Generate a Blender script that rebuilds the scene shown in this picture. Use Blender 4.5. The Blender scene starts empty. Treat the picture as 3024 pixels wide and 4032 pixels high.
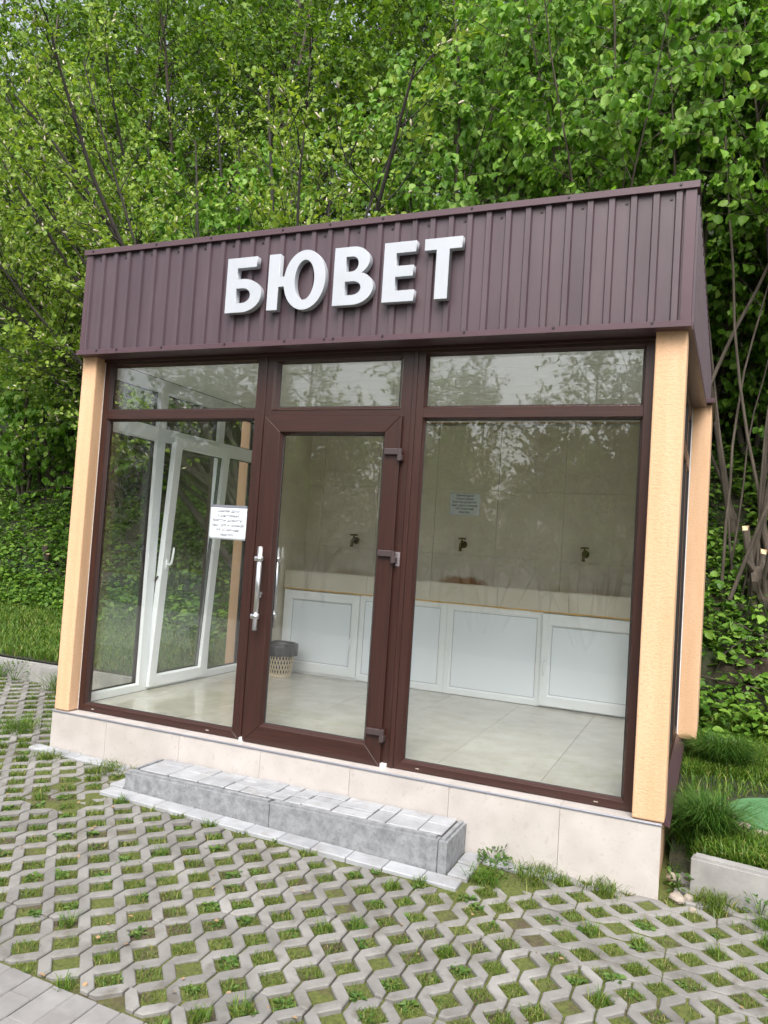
import bpy, bmesh, math, random
import numpy as np
from mathutils import Vector, Matrix, noise as mnoise

random.seed(7)
RNG = np.random.default_rng(11)
SC = bpy.context.scene
COL = SC.collection

# ------------------------------------------------------------------ camera
CAM = Vector((3.960156, -4.165023, 1.242948))
yaw, pitch, roll = math.radians(23.16287), math.radians(2.507246), math.radians(3.744742)
fw = Vector((-math.sin(yaw) * math.cos(pitch), math.cos(yaw) * math.cos(pitch), math.sin(pitch)))
r0 = Vector((math.cos(yaw), math.sin(yaw), 0))
u0 = r0.cross(fw)
rt = r0 * math.cos(roll) + u0 * math.sin(roll)
upv = -r0 * math.sin(roll) + u0 * math.cos(roll)
cd = bpy.data.cameras.new('camera')
cam = bpy.data.objects.new('camera', cd)
COL.objects.link(cam)
m = Matrix((rt, upv, -fw)).transposed().to_4x4()
m.translation = CAM
cam.matrix_world = m
cd.sensor_fit = 'VERTICAL'
cd.sensor_height = 36.0
cd.lens = 781.4294 / 1024 * 36.0
cd.clip_start = 0.05
cd.clip_end = 2000
SC.camera = cam

# ------------------------------------------------------------------ world, sun, exposure
SUN_EL, SUN_ROT = math.radians(51), math.radians(162)
w = bpy.data.worlds.new('World')
SC.world = w
w.use_nodes = True
nt = w.node_tree
nt.nodes.clear()
sky = nt.nodes.new('ShaderNodeTexSky')
sky.sky_type = 'NISHITA'
sky.sun_disc = False
sky.sun_elevation = SUN_EL
sky.sun_rotation = SUN_ROT
sky.dust_density = 4.0
hsv = nt.nodes.new('ShaderNodeHueSaturation')
hsv.inputs['Saturation'].default_value = 0.34
bg = nt.nodes.new('ShaderNodeBackground')
bg.inputs['Strength'].default_value = 0.15
wo = nt.nodes.new('ShaderNodeOutputWorld')
nt.links.new(sky.outputs[0], hsv.inputs['Color'])
nt.links.new(hsv.outputs[0], bg.inputs['Color'])
nt.links.new(bg.outputs[0], wo.inputs['Surface'])
sl = bpy.data.lights.new('sun', 'SUN')
sl.energy = 1.5
sl.angle = math.radians(40)
sl.color = (1.0, 0.97, 0.93)
so = bpy.data.objects.new('sun', sl)
COL.objects.link(so)
sd = Vector((math.sin(SUN_ROT) * math.cos(SUN_EL), math.cos(SUN_ROT) * math.cos(SUN_EL), math.sin(SUN_EL)))
so.rotation_euler = (-sd).to_track_quat('-Z', 'Y').to_euler()
so.location = (0, 0, 20)
SC.view_settings.view_transform = 'Standard'
SC.view_settings.look = 'None'
SC.view_settings.gamma = 1
SC.view_settings.use_curve_mapping = False
SC.view_settings.exposure = 1.22
SC.cycles.use_denoising = True
SC.cycles.max_bounces = 10
SC.cycles.transparent_max_bounces = 16
SC.cycles.diffuse_bounces = 5
SC.cycles.caustics_reflective = False
SC.cycles.caustics_refractive = False

# ------------------------------------------------------------------ materials
MATS = {}

def nodes_of(name):
    m = bpy.data.materials.new(name)
    m.use_nodes = True
    n = m.node_tree
    n.nodes.clear()
    out = n.nodes.new('ShaderNodeOutputMaterial')
    return m, n, out

def N(n, t, **kw):
    x = n.nodes.new(t)
    for k, v in kw.items():
        setattr(x, k, v)
    return x

def pos_noise(n, scale, detail=4, rough=0.55, stretch=(1, 1, 1)):
    g = N(n, 'ShaderNodeNewGeometry')
    mp = N(n, 'ShaderNodeMapping')
    mp.inputs['Scale'].default_value = stretch
    n.links.new(g.outputs['Position'], mp.inputs['Vector'])
    t = N(n, 'ShaderNodeTexNoise')
    t.inputs['Scale'].default_value = scale
    t.inputs['Detail'].default_value = detail
    t.inputs['Roughness'].default_value = rough
    n.links.new(mp.outputs[0], t.inputs['Vector'])
    return t

def ramp(n, src, stops):
    r = N(n, 'ShaderNodeValToRGB')
    e = r.color_ramp.elements
    while len(e) < len(stops):
        e.new(0.5)
    for i, (p, c) in enumerate(stops):
        e[i].position = p
        e[i].color = (*c, 1)
    n.links.new(src, r.inputs[0])
    return r

def mat(name, c1, c2=None, rough=0.6, scale=6, stretch=(1, 1, 1), bump=0.0, bscale=80, bstretch=(1, 1, 1), spec=0.5,
        metal=0.0, c3=None, s3=40, a3=0.5, lo=0.3, hi=0.7, vary=0.0, rough2=None, bdist=0.002, detail=4):
    m, n, out = nodes_of(name)
    b = N(n, 'ShaderNodeBsdfPrincipled')
    b.inputs['Roughness'].default_value = rough
    b.inputs['Metallic'].default_value = metal
    b.inputs['Specular IOR Level'].default_value = spec
    c2 = c2 or c1
    t = pos_noise(n, scale, detail, 0.6, stretch)
    col = ramp(n, t.outputs['Fac'], [(lo, c1), (hi, c2)]).outputs[0]
    if c3:
        t3 = pos_noise(n, s3, 3, 0.6)
        r3 = ramp(n, t3.outputs['Fac'], [(0.55, (0, 0, 0)), (0.72, (a3, a3, a3))])
        mx = N(n, 'ShaderNodeMixRGB')
        n.links.new(r3.outputs[0], mx.inputs[0])
        n.links.new(col, mx.inputs[1])
        mx.inputs[2].default_value = (*c3, 1)
        col = mx.outputs[0]
    if vary:
        oi = N(n, 'ShaderNodeObjectInfo')
        mr = N(n, 'ShaderNodeMapRange')
        mr.inputs[3].default_value = 1 - vary
        mr.inputs[4].default_value = 1 + vary
        n.links.new(oi.outputs['Random'], mr.inputs[0])
        mm = N(n, 'ShaderNodeMixRGB', blend_type='MULTIPLY')
        mm.inputs[0].default_value = 1
        n.links.new(col, mm.inputs[1])
        n.links.new(mr.outputs[0], mm.inputs[2])
        col = mm.outputs[0]
    n.links.new(col, b.inputs['Base Color'])
    if rough2 is not None:
        mr = N(n, 'ShaderNodeMapRange')
        mr.inputs[1].default_value = 0.3
        mr.inputs[2].default_value = 0.7
        mr.inputs[3].default_value = rough
        mr.inputs[4].default_value = rough2
        n.links.new(t.outputs['Fac'], mr.inputs[0])
        n.links.new(mr.outputs[0], b.inputs['Roughness'])
    if bump:
        tb = pos_noise(n, bscale, 3, 0.6, bstretch)
        bp = N(n, 'ShaderNodeBump')
        bp.inputs['Strength'].default_value = bump
        bp.inputs['Distance'].default_value = bdist
        n.links.new(tb.outputs['Fac'], bp.inputs['Height'])
        n.links.new(bp.outputs[0], b.inputs['Normal'])
    n.links.new(b.outputs[0], out.inputs['Surface'])
    MATS[name] = m
    return m

def leaf_mat(name, stops, trans=0.35, rough=0.48):
    m, n, out = nodes_of(name)
    g = N(n, 'ShaderNodeNewGeometry')
    r = ramp(n, g.outputs['Random Per Island'], stops)
    b = N(n, 'ShaderNodeBsdfPrincipled')
    b.inputs['Roughness'].default_value = rough
    b.inputs['Specular IOR Level'].default_value = 0.3
    n.links.new(r.outputs[0], b.inputs['Base Color'])
    t = N(n, 'ShaderNodeBsdfTranslucent')
    gm = N(n, 'ShaderNodeMixRGB', blend_type='MULTIPLY')
    gm.inputs[0].default_value = 1
    gm.inputs[2].default_value = (1.25, 1.25, 0.6, 1)
    n.links.new(r.outputs[0], gm.inputs[1])
    n.links.new(gm.outputs[0], t.inputs['Color'])
    mx = N(n, 'ShaderNodeMixShader')
    mx.inputs[0].default_value = trans
    n.links.new(b.outputs[0], mx.inputs[1])
    n.links.new(t.outputs[0], mx.inputs[2])
    n.links.new(mx.outputs[0], out.inputs['Surface'])
    MATS[name] = m
    return m

def glass_mat(name, tint=(0.994, 0.998, 0.995)):
    m, n, out = nodes_of(name)
    lw = N(n, 'ShaderNodeLayerWeight')
    lw.inputs['Blend'].default_value = 0.5
    p = N(n, 'ShaderNodeMath', operation='POWER')
    p.inputs[1].default_value = 5
    n.links.new(lw.outputs['Facing'], p.inputs[0])
    f = N(n, 'ShaderNodeMapRange')
    f.inputs[3].default_value = 0.04
    f.inputs[4].default_value = 1.0
    n.links.new(p.outputs[0], f.inputs[0])
    t = N(n, 'ShaderNodeBsdfTransparent')
    t.inputs['Color'].default_value = (*tint, 1)
    g = N(n, 'ShaderNodeBsdfGlossy')
    g.inputs['Roughness'].default_value = 0.012
    mx = N(n, 'ShaderNodeMixShader')
    n.links.new(f.outputs[0], mx.inputs[0])
    n.links.new(t.outputs[0], mx.inputs[1])
    n.links.new(g.outputs[0], mx.inputs[2])
    n.links.new(mx.outputs[0], out.inputs['Surface'])
    MATS[name] = m
    return m

mat('brown_sheet', (0.054, 0.034, 0.042), (0.082, 0.054, 0.064), rough=0.42, scale=7, stretch=(1, 1, 0.12), bump=0.15, bscale=500, spec=0.5, c3=(0.12, 0.085, 0.095), s3=1.2, a3=0.25)
mat('brown_trim', (0.066, 0.034, 0.042), (0.080, 0.042, 0.052), rough=0.35, scale=4, bump=0.05, bscale=300)
mat('frame_v', (0.023, 0.0082, 0.0064), (0.046, 0.016, 0.0115), rough=0.36, scale=5, stretch=(28, 28, 0.7), bump=0.12, bscale=30, bstretch=(20, 20, 0.6), vary=0.08)
mat('frame_h', (0.023, 0.0082, 0.0064), (0.046, 0.016, 0.0115), rough=0.36, scale=5, stretch=(0.7, 28, 28), bump=0.12, bscale=30, bstretch=(0.6, 20, 20), vary=0.08)
mat('frame_y', (0.023, 0.0082, 0.0064), (0.046, 0.016, 0.0115), rough=0.36, scale=5, stretch=(28, 0.7, 28), bump=0.12, bscale=30, bstretch=(20, 0.6, 20), vary=0.08)
mat('gasket', (0.01, 0.01, 0.01), rough=0.6)
mat('pvc_white', (0.86, 0.89, 0.91), (0.83, 0.86, 0.88), rough=0.28, scale=2)
mat('panel_white', (0.84, 0.90, 0.95), (0.81, 0.87, 0.92), rough=0.13, scale=1.5)
mat('white_seal', (0.75, 0.74, 0.72), rough=0.5)
mat('letter_white', (0.41, 0.43, 0.465), (0.37, 0.39, 0.42), rough=0.4, scale=5, bump=0.03, bscale=60)
mat('stucco', (0.56, 0.345, 0.195), (0.66, 0.425, 0.265), rough=0.95, scale=9, stretch=(1, 1, 0.10), bump=0.6, bscale=85, bstretch=(0.7, 0.7, 1.2), bdist=0.004, c3=(0.40, 0.245, 0.125), s3=90, a3=0.6)
mat('plinth_tile', (0.40, 0.365, 0.34), (0.49, 0.455, 0.43), rough=0.5, scale=7, bump=0.04, bscale=120, c3=(0.33, 0.29, 0.26), s3=28, a3=0.5, vary=0.04, detail=8)
mat('floor_tile', (0.405, 0.385, 0.33), (0.49, 0.472, 0.415), rough=0.10, scale=6, c3=(0.36, 0.34, 0.28), s3=9, a3=0.45, vary=0.04, rough2=0.2, detail=7)
mat('grout', (0.30, 0.27, 0.22), rough=0.8)
mat('grout_light', (0.50, 0.475, 0.41), rough=0.8)
mat('counter_tile', (0.60, 0.56, 0.46), (0.66, 0.62, 0.53), rough=0.3, scale=5, vary=0.03)
mat('joint_sand', (0.085, 0.08, 0.07), rough=0.95)
mat('metal_edge', (0.30, 0.31, 0.36), rough=0.35, metal=0.6)
mat('steel', (0.66, 0.66, 0.68), rough=0.28, metal=1.0)
mat('steel_brushed', (0.62, 0.62, 0.64), rough=0.3, metal=0.9)
mat('hinge_brown', (0.05, 0.035, 0.035), rough=0.4)
mat('screw_dark', (0.03, 0.015, 0.018), rough=0.4)
mat('brass_dark', (0.07, 0.055, 0.03), (0.20, 0.13, 0.05), rough=0.4, metal=0.8, scale=40)
mat('sticker', (0.42, 0.40, 0.42), (0.20, 0.16, 0.17), rough=0.3, metal=0.4, scale=90)
mat('kerb', (0.15, 0.155, 0.165), (0.285, 0.292, 0.304), rough=0.8, scale=22, bump=0.5, bscale=160, c3=(0.10, 0.10, 0.105), s3=70, a3=0.55, detail=8, vary=0.04)
mat('kerb_old', (0.22, 0.213, 0.205), (0.32, 0.313, 0.30), rough=0.9, scale=7, bump=0.5, bscale=90, c3=(0.18, 0.17, 0.15), s3=9, a3=0.6, vary=0.05)
mat('paver_light', (0.235, 0.24, 0.252), (0.345, 0.352, 0.368), rough=0.75, scale=8, bump=0.3, bscale=200, c3=(0.22, 0.21, 0.195), s3=10, a3=0.55, vary=0.10)
mat('paver_grey', (0.175, 0.168, 0.163), (0.245, 0.238, 0.232), rough=0.85, scale=7, bump=0.4, bscale=220, c3=(0.19, 0.175, 0.16), s3=12, a3=0.4, vary=0.07)
mat('turf_block', (0.132, 0.125, 0.114), (0.25, 0.241, 0.226), rough=0.9, scale=5, bump=0.5, bscale=170, c3=(0.10, 0.09, 0.07), s3=9, a3=0.7, vary=0.12, detail=8)
mat('panel_seal', (0.30, 0.31, 0.33), rough=0.6)
mat('pale_stone', (0.24, 0.20, 0.16), (0.36, 0.31, 0.26), rough=0.9, scale=12, bump=0.5, bscale=50)
mat('manhole_green', (0.060, 0.165, 0.060), (0.085, 0.205, 0.085), rough=0.7, scale=6, c3=(0.14, 0.19, 0.12), s3=18, a3=0.4)
mat('bark', (0.040, 0.031, 0.023), (0.095, 0.076, 0.056), rough=0.9, scale=14, stretch=(1, 1, 0.3), bump=0.5, bscale=60)
mat('bark_dark', (0.014, 0.011, 0.009), (0.036, 0.029, 0.023), rough=0.9, scale=14, stretch=(1, 1, 0.3), bump=0.4, bscale=60)
mat('bark_pale', (0.20, 0.15, 0.09), (0.34, 0.26, 0.16), rough=0.9, scale=14, stretch=(1, 1, 0.3), bump=0.5, bscale=60)
mat('cut_wood', (0.52, 0.38, 0.22), (0.62, 0.47, 0.28), rough=0.8, scale=60)
mat('catkin', (0.46, 0.40, 0.29), (0.60, 0.54, 0.41), rough=0.95, scale=60)
mat('paper', (0.70, 0.73, 0.77), (0.65, 0.68, 0.72), rough=0.6, scale=10)
mat('ink', (0.06, 0.07, 0.085), rough=0.7)
mat('basket', (0.50, 0.41, 0.28), (0.57, 0.48, 0.34), rough=0.6, scale=30)
mat('bin_bag', (0.018, 0.019, 0.021), (0.03, 0.03, 0.034), rough=0.32, scale=30, bump=0.5, bscale=60, bdist=0.006)
mat('foam', (0.62, 0.36, 0.08), (0.70, 0.46, 0.16), rough=0.9, scale=30, bump=0.6, bscale=50)
mat('ceiling_white', (0.82, 0.83, 0.81), rough=0.5)
mat('roof_sheet', (0.10, 0.06, 0.06), rough=0.5)
mat('dry_leaf', (0.22, 0.13, 0.06), (0.33, 0.22, 0.12), rough=0.8, scale=30)
mat('asphalt', (0.05, 0.05, 0.05), (0.065, 0.064, 0.062), rough=0.9, scale=20)

# soil with moss for the turf cells
def soil_mat():
    m, n, out = nodes_of('mossy_soil')
    b = N(n, 'ShaderNodeBsdfPrincipled')
    b.inputs['Roughness'].default_value = 0.95
    t1 = pos_noise(n, 4.5, 5, 0.65)
    t2 = pos_noise(n, 60, 4, 0.7)
    soil = ramp(n, t2.outputs['Fac'], [(0.3, (0.035, 0.025, 0.016)), (0.75, (0.11, 0.08, 0.05))])
    moss = ramp(n, t2.outputs['Fac'], [(0.3, (0.045, 0.060, 0.010)), (0.7, (0.115, 0.135, 0.022))])
    k = ramp(n, t1.outputs['Fac'], [(0.36, (0, 0, 0)), (0.50, (0.9, 0.9, 0.9))])
    mx = N(n, 'ShaderNodeMixRGB')
    n.links.new(k.outputs[0], mx.inputs[0])
    n.links.new(soil.outputs[0], mx.inputs[1])
    n.links.new(moss.outputs[0], mx.inputs[2])
    n.links.new(mx.outputs[0], b.inputs['Base Color'])
    bp = N(n, 'ShaderNodeBump')
    bp.inputs['Strength'].default_value = 0.8
    bp.inputs['Distance'].default_value = 0.01
    n.links.new(t2.outputs['Fac'], bp.inputs['Height'])
    n.links.new(bp.outputs[0], b.inputs['Normal'])
    n.links.new(b.outputs[0], out.inputs['Surface'])
    MATS['mossy_soil'] = m
soil_mat()

def hill_mat():
    m, n, out = nodes_of('hill_soil')
    b = N(n, 'ShaderNodeBsdfPrincipled')
    b.inputs['Roughness'].default_value = 0.95
    t1 = pos_noise(n, 0.9, 5, 0.65)
    t2 = pos_noise(n, 25, 5, 0.7)
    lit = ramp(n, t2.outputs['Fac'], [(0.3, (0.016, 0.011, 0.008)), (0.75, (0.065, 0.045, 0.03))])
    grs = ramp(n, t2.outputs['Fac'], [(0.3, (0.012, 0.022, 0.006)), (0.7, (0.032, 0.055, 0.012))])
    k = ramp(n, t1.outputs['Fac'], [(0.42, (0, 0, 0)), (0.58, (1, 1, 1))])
    mx = N(n, 'ShaderNodeMixRGB')
    n.links.new(k.outputs[0], mx.inputs[0])
    n.links.new(lit.outputs[0], mx.inputs[1])
    n.links.new(grs.outputs[0], mx.inputs[2])
    n.links.new(mx.outputs[0], b.inputs['Base Color'])
    bp = N(n, 'ShaderNodeBump')
    bp.inputs['Strength'].default_value = 1
    bp.inputs['Distance'].default_value = 0.03
    n.links.new(t2.outputs['Fac'], bp.inputs['Height'])
    n.links.new(bp.outputs[0], b.inputs['Normal'])
    n.links.new(b.outputs[0], out.inputs['Surface'])
    MATS['hill_soil'] = m
hill_mat()

# wall tile behind the taps with rust stains below each tap
def wall_tile_mat():
    m, n, out = nodes_of('wall_tile')
    b = N(n, 'ShaderNodeBsdfPrincipled')
    b.inputs['Roughness'].default_value = 0.34
    t = pos_noise(n, 5, 7, 0.6)
    col = ramp(n, t.outputs['Fac'], [(0.3, (0.56, 0.51, 0.41)), (0.7, (0.67, 0.62, 0.51))]).outputs[0]
    g = N(n, 'ShaderNodeNewGeometry')
    sx = N(n, 'ShaderNodeSeparateXYZ')
    n.links.new(g.outputs['Position'], sx.inputs[0])
    def M(op, a, bb=None):
        q = N(n, 'ShaderNodeMath', operation=op)
        for i, v in enumerate((a, bb)):
            if v is None:
                continue
            if isinstance(v, (int, float)):
                q.inputs[i].default_value = v
            else:
                n.links.new(v, q.inputs[i])
        return q.outputs[0]
    tw = pos_noise(n, 9, 3, 0.6)
    wob = M('MULTIPLY', M('SUBTRACT', tw.outputs['Fac'], 0.5), 0.10)
    tot = None
    for cx, wdt, amp in ((1.87, 0.25, 1.5), (0.8, 0.26, 0.45), (2.95, 0.5, 0.30)):
        dx = M('DIVIDE', M('SUBTRACT', M('ADD', sx.outputs['X'], wob), cx), wdt)
        dz = M('DIVIDE', M('SUBTRACT', M('ADD', sx.outputs['Z'], wob), 0.945), 0.085)
        d2 = M('ADD', M('MULTIPLY', dx, dx), M('MULTIPLY', dz, dz))
        k = M('MULTIPLY', M('MAXIMUM', M('SUBTRACT', 1.0, d2), 0.0), amp)
        tot = k if tot is None else M('MAXIMUM', tot, k)
    tot = M('MINIMUM', tot, 0.92)
    mx = N(n, 'ShaderNodeMixRGB')
    n.links.new(tot, mx.inputs[0])
    n.links.new(col, mx.inputs[1])
    mx.inputs[2].default_value = (0.27, 0.105, 0.012, 1)
    n.links.new(mx.outputs[0], b.inputs['Base Color'])
    n.links.new(b.outputs[0], out.inputs['Surface'])
    MATS['wall_tile'] = m
wall_tile_mat()

glass_mat('glass')
leaf_mat('hazel_leaf', [(0.0, (0.080, 0.195, 0.018)), (0.4, (0.140, 0.295, 0.030)), (0.75, (0.205, 0.375, 0.05)), (1.0, (0.31, 0.46, 0.10))], trans=0.45)
leaf_mat('willow_leaf', [(0.0, (0.10, 0.19, 0.018)), (0.5, (0.19, 0.30, 0.034)), (1.0, (0.32, 0.42, 0.075))], trans=0.42)
leaf_mat('wood_leaf', [(0.0, (0.055, 0.125, 0.012)), (0.5, (0.105, 0.205, 0.020)), (1.0, (0.20, 0.31, 0.042))], trans=0.42)  # darker than the front leaves: shade of the backdrop is put into this colour
leaf_mat('cover_leaf', [(0.0, (0.045, 0.115, 0.012)), (0.5, (0.095, 0.20, 0.022)), (1.0, (0.18, 0.30, 0.045))], trans=0.25)
leaf_mat('grass_blade', [(0.0, (0.045, 0.11, 0.010)), (0.55, (0.080, 0.16, 0.014)), (0.9, (0.14, 0.21, 0.025)), (1.0, (0.28, 0.25, 0.09))], trans=0.25)
leaf_mat('long_grass', [(0.0, (0.026, 0.08, 0.010)), (0.6, (0.050, 0.125, 0.016)), (1.0, (0.11, 0.18, 0.035))], trans=0.25)
leaf_mat('cell_blade', [(0.0, (0.050, 0.100, 0.010)), (0.5, (0.085, 0.145, 0.014)), (0.85, (0.14, 0.18, 0.022)), (1.0, (0.26, 0.22, 0.09))], trans=0.2)
leaf_mat('weed_leaf', [(0.0, (0.042, 0.095, 0.016)), (0.5, (0.068, 0.135, 0.024)), (1.0, (0.115, 0.185, 0.045))], trans=0.2, rough=0.55)

# ------------------------------------------------------------------ helpers
WORLD = {}

def link(o, parent, loc):
    COL.objects.link(o)
    base = WORLD[parent.name] if parent else Vector((0, 0, 0))
    o.parent = parent
    o.location = Vector(loc) - base
    WORLD[o.name] = Vector(loc)
    return o

def empty(name, loc, label, cat, group=None):
    o = bpy.data.objects.new(name, None)
    o.empty_display_size = 0.2
    link(o, None, loc)
    return tag(o, label, cat, group)

def tag(o, label=None, cat=None, group=None, kind=None):
    if label: o['label'] = label
    if cat: o['category'] = cat
    if group: o['group'] = group
    if kind: o['kind'] = kind
    return o

def bobj(name, bm, material, parent=None, smooth=False):
    """bmesh in world coordinates -> one object with its origin at the base centre"""
    xs = [v.co for v in bm.verts]
    lo = Vector((min(v.x for v in xs), min(v.y for v in xs), min(v.z for v in xs)))
    hi = Vector((max(v.x for v in xs), max(v.y for v in xs), max(v.z for v in xs)))
    c = Vector(((lo.x + hi.x) / 2, (lo.y + hi.y) / 2, lo.z))
    bmesh.ops.translate(bm, verts=bm.verts, vec=-c)
    me = bpy.data.meshes.new(name)
    bm.to_mesh(me)
    bm.free()
    ms = material if isinstance(material, (list, tuple)) else [material]
    for k in ms:
        me.materials.append(MATS[k])
    if smooth:
        for p in me.polygons:
            p.use_smooth = True
    return link(bpy.data.objects.new(name, me), parent, c)

def inst(name, src, parent, loc, rot=None, scale=None):
    o = bpy.data.objects.new(name, src.data)
    link(o, parent, loc)
    if rot: o.rotation_euler = rot
    if scale: o.scale = scale
    return o

def addbox(bm, x0, x1, y0, y1, z0, z1, bev=0.0, seg=1):
    r = bmesh.ops.create_cube(bm, size=1)
    vs = r['verts']
    for v in vs:
        v.co = Vector((x0 if v.co.x < 0 else x1, y0 if v.co.y < 0 else y1, z0 if v.co.z < 0 else z1))
    if bev:
        es = list({e for v in vs for e in v.link_edges})
        bmesh.ops.bevel(bm, geom=es, offset=bev, segments=seg, affect='EDGES', profile=0.5)
    return bm

def box(name, x0, x1, y0, y1, z0, z1, material, parent=None, bev=0.0, seg=1):
    bm = bmesh.new()
    addbox(bm, min(x0, x1), max(x0, x1), min(y0, y1), max(y0, y1), min(z0, z1), max(z0, z1), bev, seg)
    return bobj(name, bm, material, parent)

def addtube(bm, pts, rads, n=8, cap=True):
    pts = [Vector(p) for p in pts]
    if not isinstance(rads, (list, tuple)):
        rads = [rads] * len(pts)
    rings = []
    ref = None
    for i, p in enumerate(pts):
        d = (pts[min(i + 1, len(pts) - 1)] - pts[max(i - 1, 0)]).normalized()
        if ref is None:
            ref = d.orthogonal().normalized()
        a = (ref - d * ref.dot(d)).normalized()
        ref = a
        b = d.cross(a)
        rings.append([bm.verts.new(p + (a * math.cos(t) + b * math.sin(t)) * rads[i]) for t in [2 * math.pi * k / n for k in range(n)]])
    for r1, r2 in zip(rings, rings[1:]):
        for k in range(n):
            bm.faces.new((r1[k], r1[(k + 1) % n], r2[(k + 1) % n], r2[k]))
    if cap:
        bm.faces.new(rings[0][::-1])
        bm.faces.new(rings[-1])
    return bm

def tube(name, pts, rads, material, parent=None, n=8, smooth=True):
    bm = bmesh.new()
    addtube(bm, pts, rads, n)
    return bobj(name, bm, material, parent, smooth)

def tri_mesh(name, V, F, material):
    me = bpy.data.meshes.new(name)
    V = np.ascontiguousarray(V, dtype=np.float32)
    F = np.ascontiguousarray(F, dtype=np.int32)
    k = F.shape[1]
    me.vertices.add(len(V))
    me.vertices.foreach_set('co', V.ravel())
    me.loops.add(F.size)
    me.loops.foreach_set('vertex_index', F.ravel())
    me.polygons.add(len(F))
    me.polygons.foreach_set('loop_start', np.arange(0, F.size, k, dtype=np.int32))
    me.polygons.foreach_set('loop_total', np.full(len(F), k, dtype=np.int32))
    me.update(calc_edges=True)
    for mm in (material if isinstance(material, (list, tuple)) else [material]):
        me.materials.append(MATS[mm])
    return me

def nrm(a):
    return a / np.maximum(np.linalg.norm(a, axis=-1, keepdims=True), 1e-9)

# leaf outlines: (across, along, up) ; faces are triangles
def leaf_template(kind):
    if kind == 'round':       # hazel: broad, short point
        prof = [(0.0, 0.0), (0.33, 0.14), (0.46, 0.44), (0.30, 0.76)]
        tip = 1.04
    elif kind == 'oval':
        prof = [(0.0, 0.0), (0.22, 0.25), (0.27, 0.55), (0.16, 0.82)]
        tip = 1.0
    else:                     # low-poly
        prof = [(0.0, 0.0), (0.36, 0.45)]
        tip = 1.0
    v = [(0, 0, 0)]
    mid = []
    for (x, y) in prof[1:]:
        z = -0.06 - 0.10 * (y - 0.4) ** 2
        v += [(-x, y, 0.34 * x + z), (0, y, z), (x, y, 0.34 * x + z)]
    v.append((0, tip, -0.20))
    f = []
    k = len(prof) - 1
    f += [(0, 2, 1), (0, 3, 2)]
    for i in range(k - 1):
        a = 1 + 3 * i
        f += [(a, a + 1, a + 4), (a, a + 4, a + 3), (a + 1, a + 2, a + 5), (a + 1, a + 5, a + 4)]
    a = 1 + 3 * (k - 1)
    t = len(v) - 1
    f += [(a, a + 1, t), (a + 1, a + 2, t)]
    return np.array(v, float), np.array(f, int)

TPL = {k: leaf_template(k) for k in ('round', 'oval', 'low')}

def leaves(P, A, Nn, S, kind, W=None):
    tv, tf = TPL[kind]
    A = nrm(A)
    side = nrm(np.cross(A, Nn))
    Nn = np.cross(side, A)
    W = S if W is None else W
    V = (P[:, None, :] + tv[None, :, 0, None] * (W[:, None, None] * side[:, None, :])
         + tv[None, :, 1, None] * (S[:, None, None] * A[:, None, :]) + tv[None, :, 2, None] * (S[:, None, None] * Nn[:, None, :]))
    F = tf[None] + (np.arange(len(P)) * len(tv))[:, None, None]
    return V.reshape(-1, 3), F.reshape(-1, 3)

def blades(P, H, Wd, lean, rng, droop=0.5):
    """grass: bent 3-segment blades"""
    n = len(P)
    a = rng.uniform(0, 2 * math.pi, n)
    d = np.stack([np.cos(a), np.sin(a), np.zeros(n)], 1)
    s = np.stack([-np.sin(a + rng.normal(0, .6, n)), np.cos(a), np.zeros(n)], 1)
    s = nrm(s)
    up = np.array([0, 0, 1.0])
    L = (lean * rng.uniform(0.3, 1.5, n))[:, None]
    p0 = P
    p1 = P + up * (H * 0.45)[:, None] + d * L * (H * 0.25)[:, None]
    p2 = P + up * (H * (0.85 - 0.1 * droop))[:, None] + d * L * (H * 0.65)[:, None]
    p3 = P + up * (H * (1.0 - 0.35 * droop * np.minimum(L[:, 0], 1.6)))[:, None] + d * L * (H * 1.1)[:, None]
    w = Wd[:, None]
    V = np.stack([p0 - s * w * .5, p0 + s * w * .5, p1 - s * w * .5, p1 + s * w * .5, p2 - s * w * .35, p2 + s * w * .35, p3], 1)
    tf = np.array([(0, 1, 3), (0, 3, 2), (2, 3, 5), (2, 5, 4), (4, 5, 6)])
    F = tf[None] + (np.arange(n) * 7)[:, None, None]
    return V.reshape(-1, 3), F.reshape(-1, 3)

def join_vf(parts):
    Vs, Fs, o = [], [], 0
    for V, F in parts:
        Vs.append(V)
        Fs.append(F + o)
        o += len(V)
    return np.concatenate(Vs), np.concatenate(Fs)

def tubes_np(paths, n):
    """list of (pts[k,3], rad[k]) -> quads"""
    Vs, Fs, o = [], [], 0
    for pts, rad in paths:
        k = len(pts)
        d = np.gradient(pts, axis=0)
        d = nrm(d)
        ref = np.array([0.31, 0.87, 0.37])
        a = nrm(np.cross(d, ref))
        b = np.cross(d, a)
        t = np.arange(n) * 2 * math.pi / n
        ring = pts[:, None, :] + rad[:, None, None] * (np.cos(t)[None, :, None] * a[:, None, :] + np.sin(t)[None, :, None] * b[:, None, :])
        Vs.append(ring.reshape(-1, 3))
        i = np.arange(k - 1)[:, None] * n + o
        j = np.arange(n)[None, :]
        j2 = (j + 1) % n
        Fs.append(np.stack([i + j, i + j2, i + n + j2, i + n + j], -1).reshape(-1, 4))
        o += k * n
    return np.concatenate(Vs), np.concatenate(Fs)

def gz(x, y):
    """the paved apron: falls gently to the right and towards the front"""
    return -0.248 - 0.027 * x + 0.03 * (y + 0.1)

def visible(x, y, z, mx=0.15):
    d = Vector((x, y, z)) - CAM
    zc = d.dot(fw)
    if zc < 0.2:
        return False
    u = d.dot(rt) / zc * 781.43 / 384
    v = d.dot(upv) / zc * 781.43 / 512
    return abs(u) < 1 + mx and abs(v) < 1 + mx

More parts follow.
